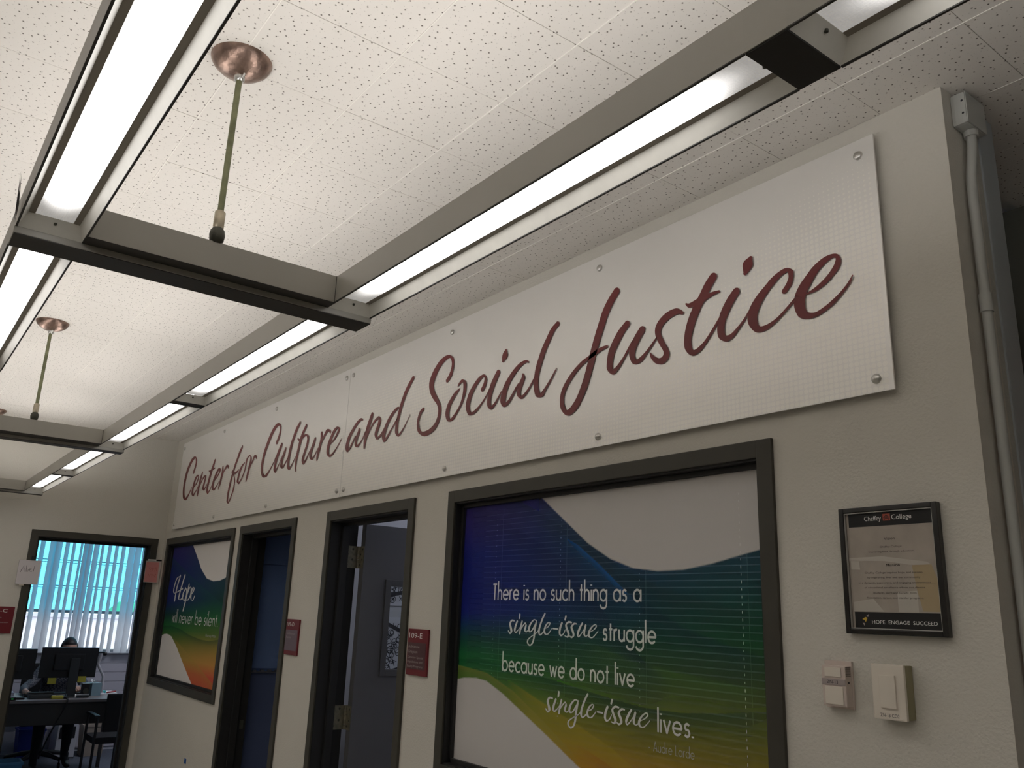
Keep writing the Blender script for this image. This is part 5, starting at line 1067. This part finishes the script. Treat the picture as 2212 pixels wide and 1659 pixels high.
hv = []; hf = []
for j in range(NV+1):
    for i in range(NU):
        th, ph = 2*math.pi*i/NU, -math.pi/2+math.pi*j/NV
        front = math.cos(th)*math.cos(ph)
        lim = .42 if front > .35 else (.42-(.35-front)*1.3)
        z = math.sin(ph); k = 1.09 if z > lim else (.93)
        a = headv(th, ph); hv.append((HX+(a[0]-HX)*k, HY+(a[1]-HY)*k*1.02, HZ+(a[2]-HZ)*k))
for j in range(NV):
    for i in range(NU): hf.append((j*NU+i, j*NU+(i+1)%NU, (j+1)*NU+(i+1)%NU, (j+1)*NU+i))
MB().add(hv, hf, True).build('hair', HAIR, pe)
ey = MB()
for s in (-1, 1): ey.lathe([(.003,0),(.011,.004),(.0125,.010)], (HX+.073, HY+s*.028, HZ+.006), 12, 'x')
ey.build('eyes', WHITE, pe)
ms = thing('mouse', (-2.57, -.41, .745), 'black computer mouse under the hand at the left', 'mouse')
MB().bbox(-2.62, -2.53, -.44, -.38, .7455, .768, .010).build('shell', BLACK, ms)

# guest chair in front of the desk at the right
gc = thing('guest_chair', (-1.85, .28, 0), 'black guest chair with its back to the doorway at the right end of the desk', 'chair')
MB().bbox(-1.80, -1.765, .155, .50, .49, .83, .016).build('backrest', FABRIC, gc)
MB().bbox(-2.16, -1.78, .09, .52, .385, .445, .02).build('seat', FABRIC, gc)
GL_ = mat('chair_frame_black', (.010,.010,.011), .35)
for x, y, zt in ((-1.79, .10, .62), (-2.14, .09, .62), (-1.79, .52, .62), (-2.14, .52, .62)):
    g_ = MB().tube([(x, y, zt), (x, y, .008)], .0125, 12).build('leg', GL_, gc)
    MB().lathe([(.017,0),(.017,.012),(.013,.02)], (x, y, .0), 12).build('foot', CHROME, g_)
for y in (.095, .52): MB().bbox(-2.17, -1.77, y-.022, y+.022, .618, .642, .008).build('armrest', BLACK, gc)
# bins and boxes on the office floor
def bin_(name, x, y, w, h, m, label, cat):
    t = thing(name, (x, y, 0), label, cat)
    a, b = w*.42, w*.5; mb = MB()
    mb.add([(x-a,y-a,0.002),(x+a,y-a,0.002),(x+a,y+a,0.002),(x-a,y+a,0.002),(x-b,y-b,h),(x+b,y-b,h),(x+b,y+b,h),(x-b,y+b,h),(x-b+.01,y-b+.01,h),(x+b-.01,y-b+.01,h),(x+b-.01,y+b-.01,h),(x-b+.01,y+b-.01,h),(x-a+.01,y-a+.01,.02),(x+a-.01,y-a+.01,.02),(x+a-.01,y+a-.01,.02),(x-a+.01,y+a-.01,.02)],
      [(0,3,2,1),(0,1,5,4),(1,2,6,5),(2,3,7,6),(3,0,4,7),(4,5,9,8),(5,6,10,9),(6,7,11,10),(7,4,8,11),(8,9,13,12),(9,10,14,13),(10,11,15,14),(11,8,12,15),(12,13,14,15)])
    mb.build('tub', m, t); MB().bbox(x-b-.006,x+b+.006,y-b-.006,y-b+.008,h-.02,h+.004,.003).bbox(x-b-.006,x+b+.006,y+b-.008,y+b+.006,h-.02,h+.004,.003).bbox(x-b-.006,x-b+.008,y-b,y+b,h-.02,h+.004,.003).bbox(x+b-.008,x+b+.006,y-b,y+b,h-.02,h+.004,.003).build('rim', m, t)
bin_('recycling_bin', -3.80, -.12, .26, .30, mat('bin_blue', (.02,.035,.22), .5), 'blue recycling bin against the boards under the window', 'bin')
bin_('storage_tub', -2.35, -.52, .26, .20, mat('tub_blue', (.06,.20,.36), .5), 'light blue tub on the floor at the lower left of the doorway', 'bin')
bin_('waste_basket', -3.72, .50, .25, .33, mat('basket_beige', (.36,.30,.24), .6), 'beige waste basket near the window wall behind the desk', 'bin')
o = thing('cpu_tower', (-3.80, .22, 0), 'white computer case on the floor under the window', 'computer')
MB().bbox(-3.98, -3.62, .12, .32, .004, .36, .008).build('case', mat('case_white', (.5,.5,.52), .5), o); MB().bbox(-3.621, -3.616, .14, .30, .20, .32, .002).build('front_panel', BLACK, o)
o = thing('power_adapter', (-3.98, -.24, .34), 'black power adapter plugged in low on the boards', 'adapter')
MB().bbox(-4.047, -3.99, -.30, -.20, .33, .40, .006).build('block', BLACK, o); MB().tube(catmull([(-4.0,-.30,.35),(-3.98,-.45,.25),(-3.97,-.62,.22)], 5), .006, 8).build('cord', BLACK, o)
o = MB().tube(catmull([(-3.99,-.22,.33),(-3.9,-.10,.10),(-3.62,.04,.03),(-3.5,.3,.015)], 5), .006, 8).build('cable', BLACK); tag(o, 'black power cord trailing over the office floor', 'cable')
o = MB().bbox(-4.047, -4.040, -.275, -.205, .40, .515, .002).build('outlet_plate', CREAM); tag(o, 'wall outlet plate above the power adapter in the far office', 'outlet')

# =================================================================== ceiling panels added out of view to light the offices
def panel_light(x, y, w, h, s, label):
    t = thing('added_ceiling_light', (x, y, CZ-.03), label, 'ceiling light')
    MB().bbox(x-w/2, x+w/2, y-h/2, y+h/2, CZ-.03, CZ-.001, .003).build('frame', FIXP, t)
    MB().box(x-w/2+.03, x+w/2-.03, y-h/2+.03, y+h/2-.03, CZ-.034, CZ-.030).build('diffuser', emission('added_office_lamp_%d' % int(s*10), (.86,.88,1.0), s), t)
panel_light(-2.2, .9, .6, 1.2, 13.0, 'added ceiling light panel in the far office')
panel_light(3.45, 1.9, .6, 1.2, OFFICE_W, 'added ceiling light panel in the office behind the charcoal door')
panel_light(5.1, 1.7, .6, 1.2, 2.5, 'added ceiling light panel in the office behind the big window')
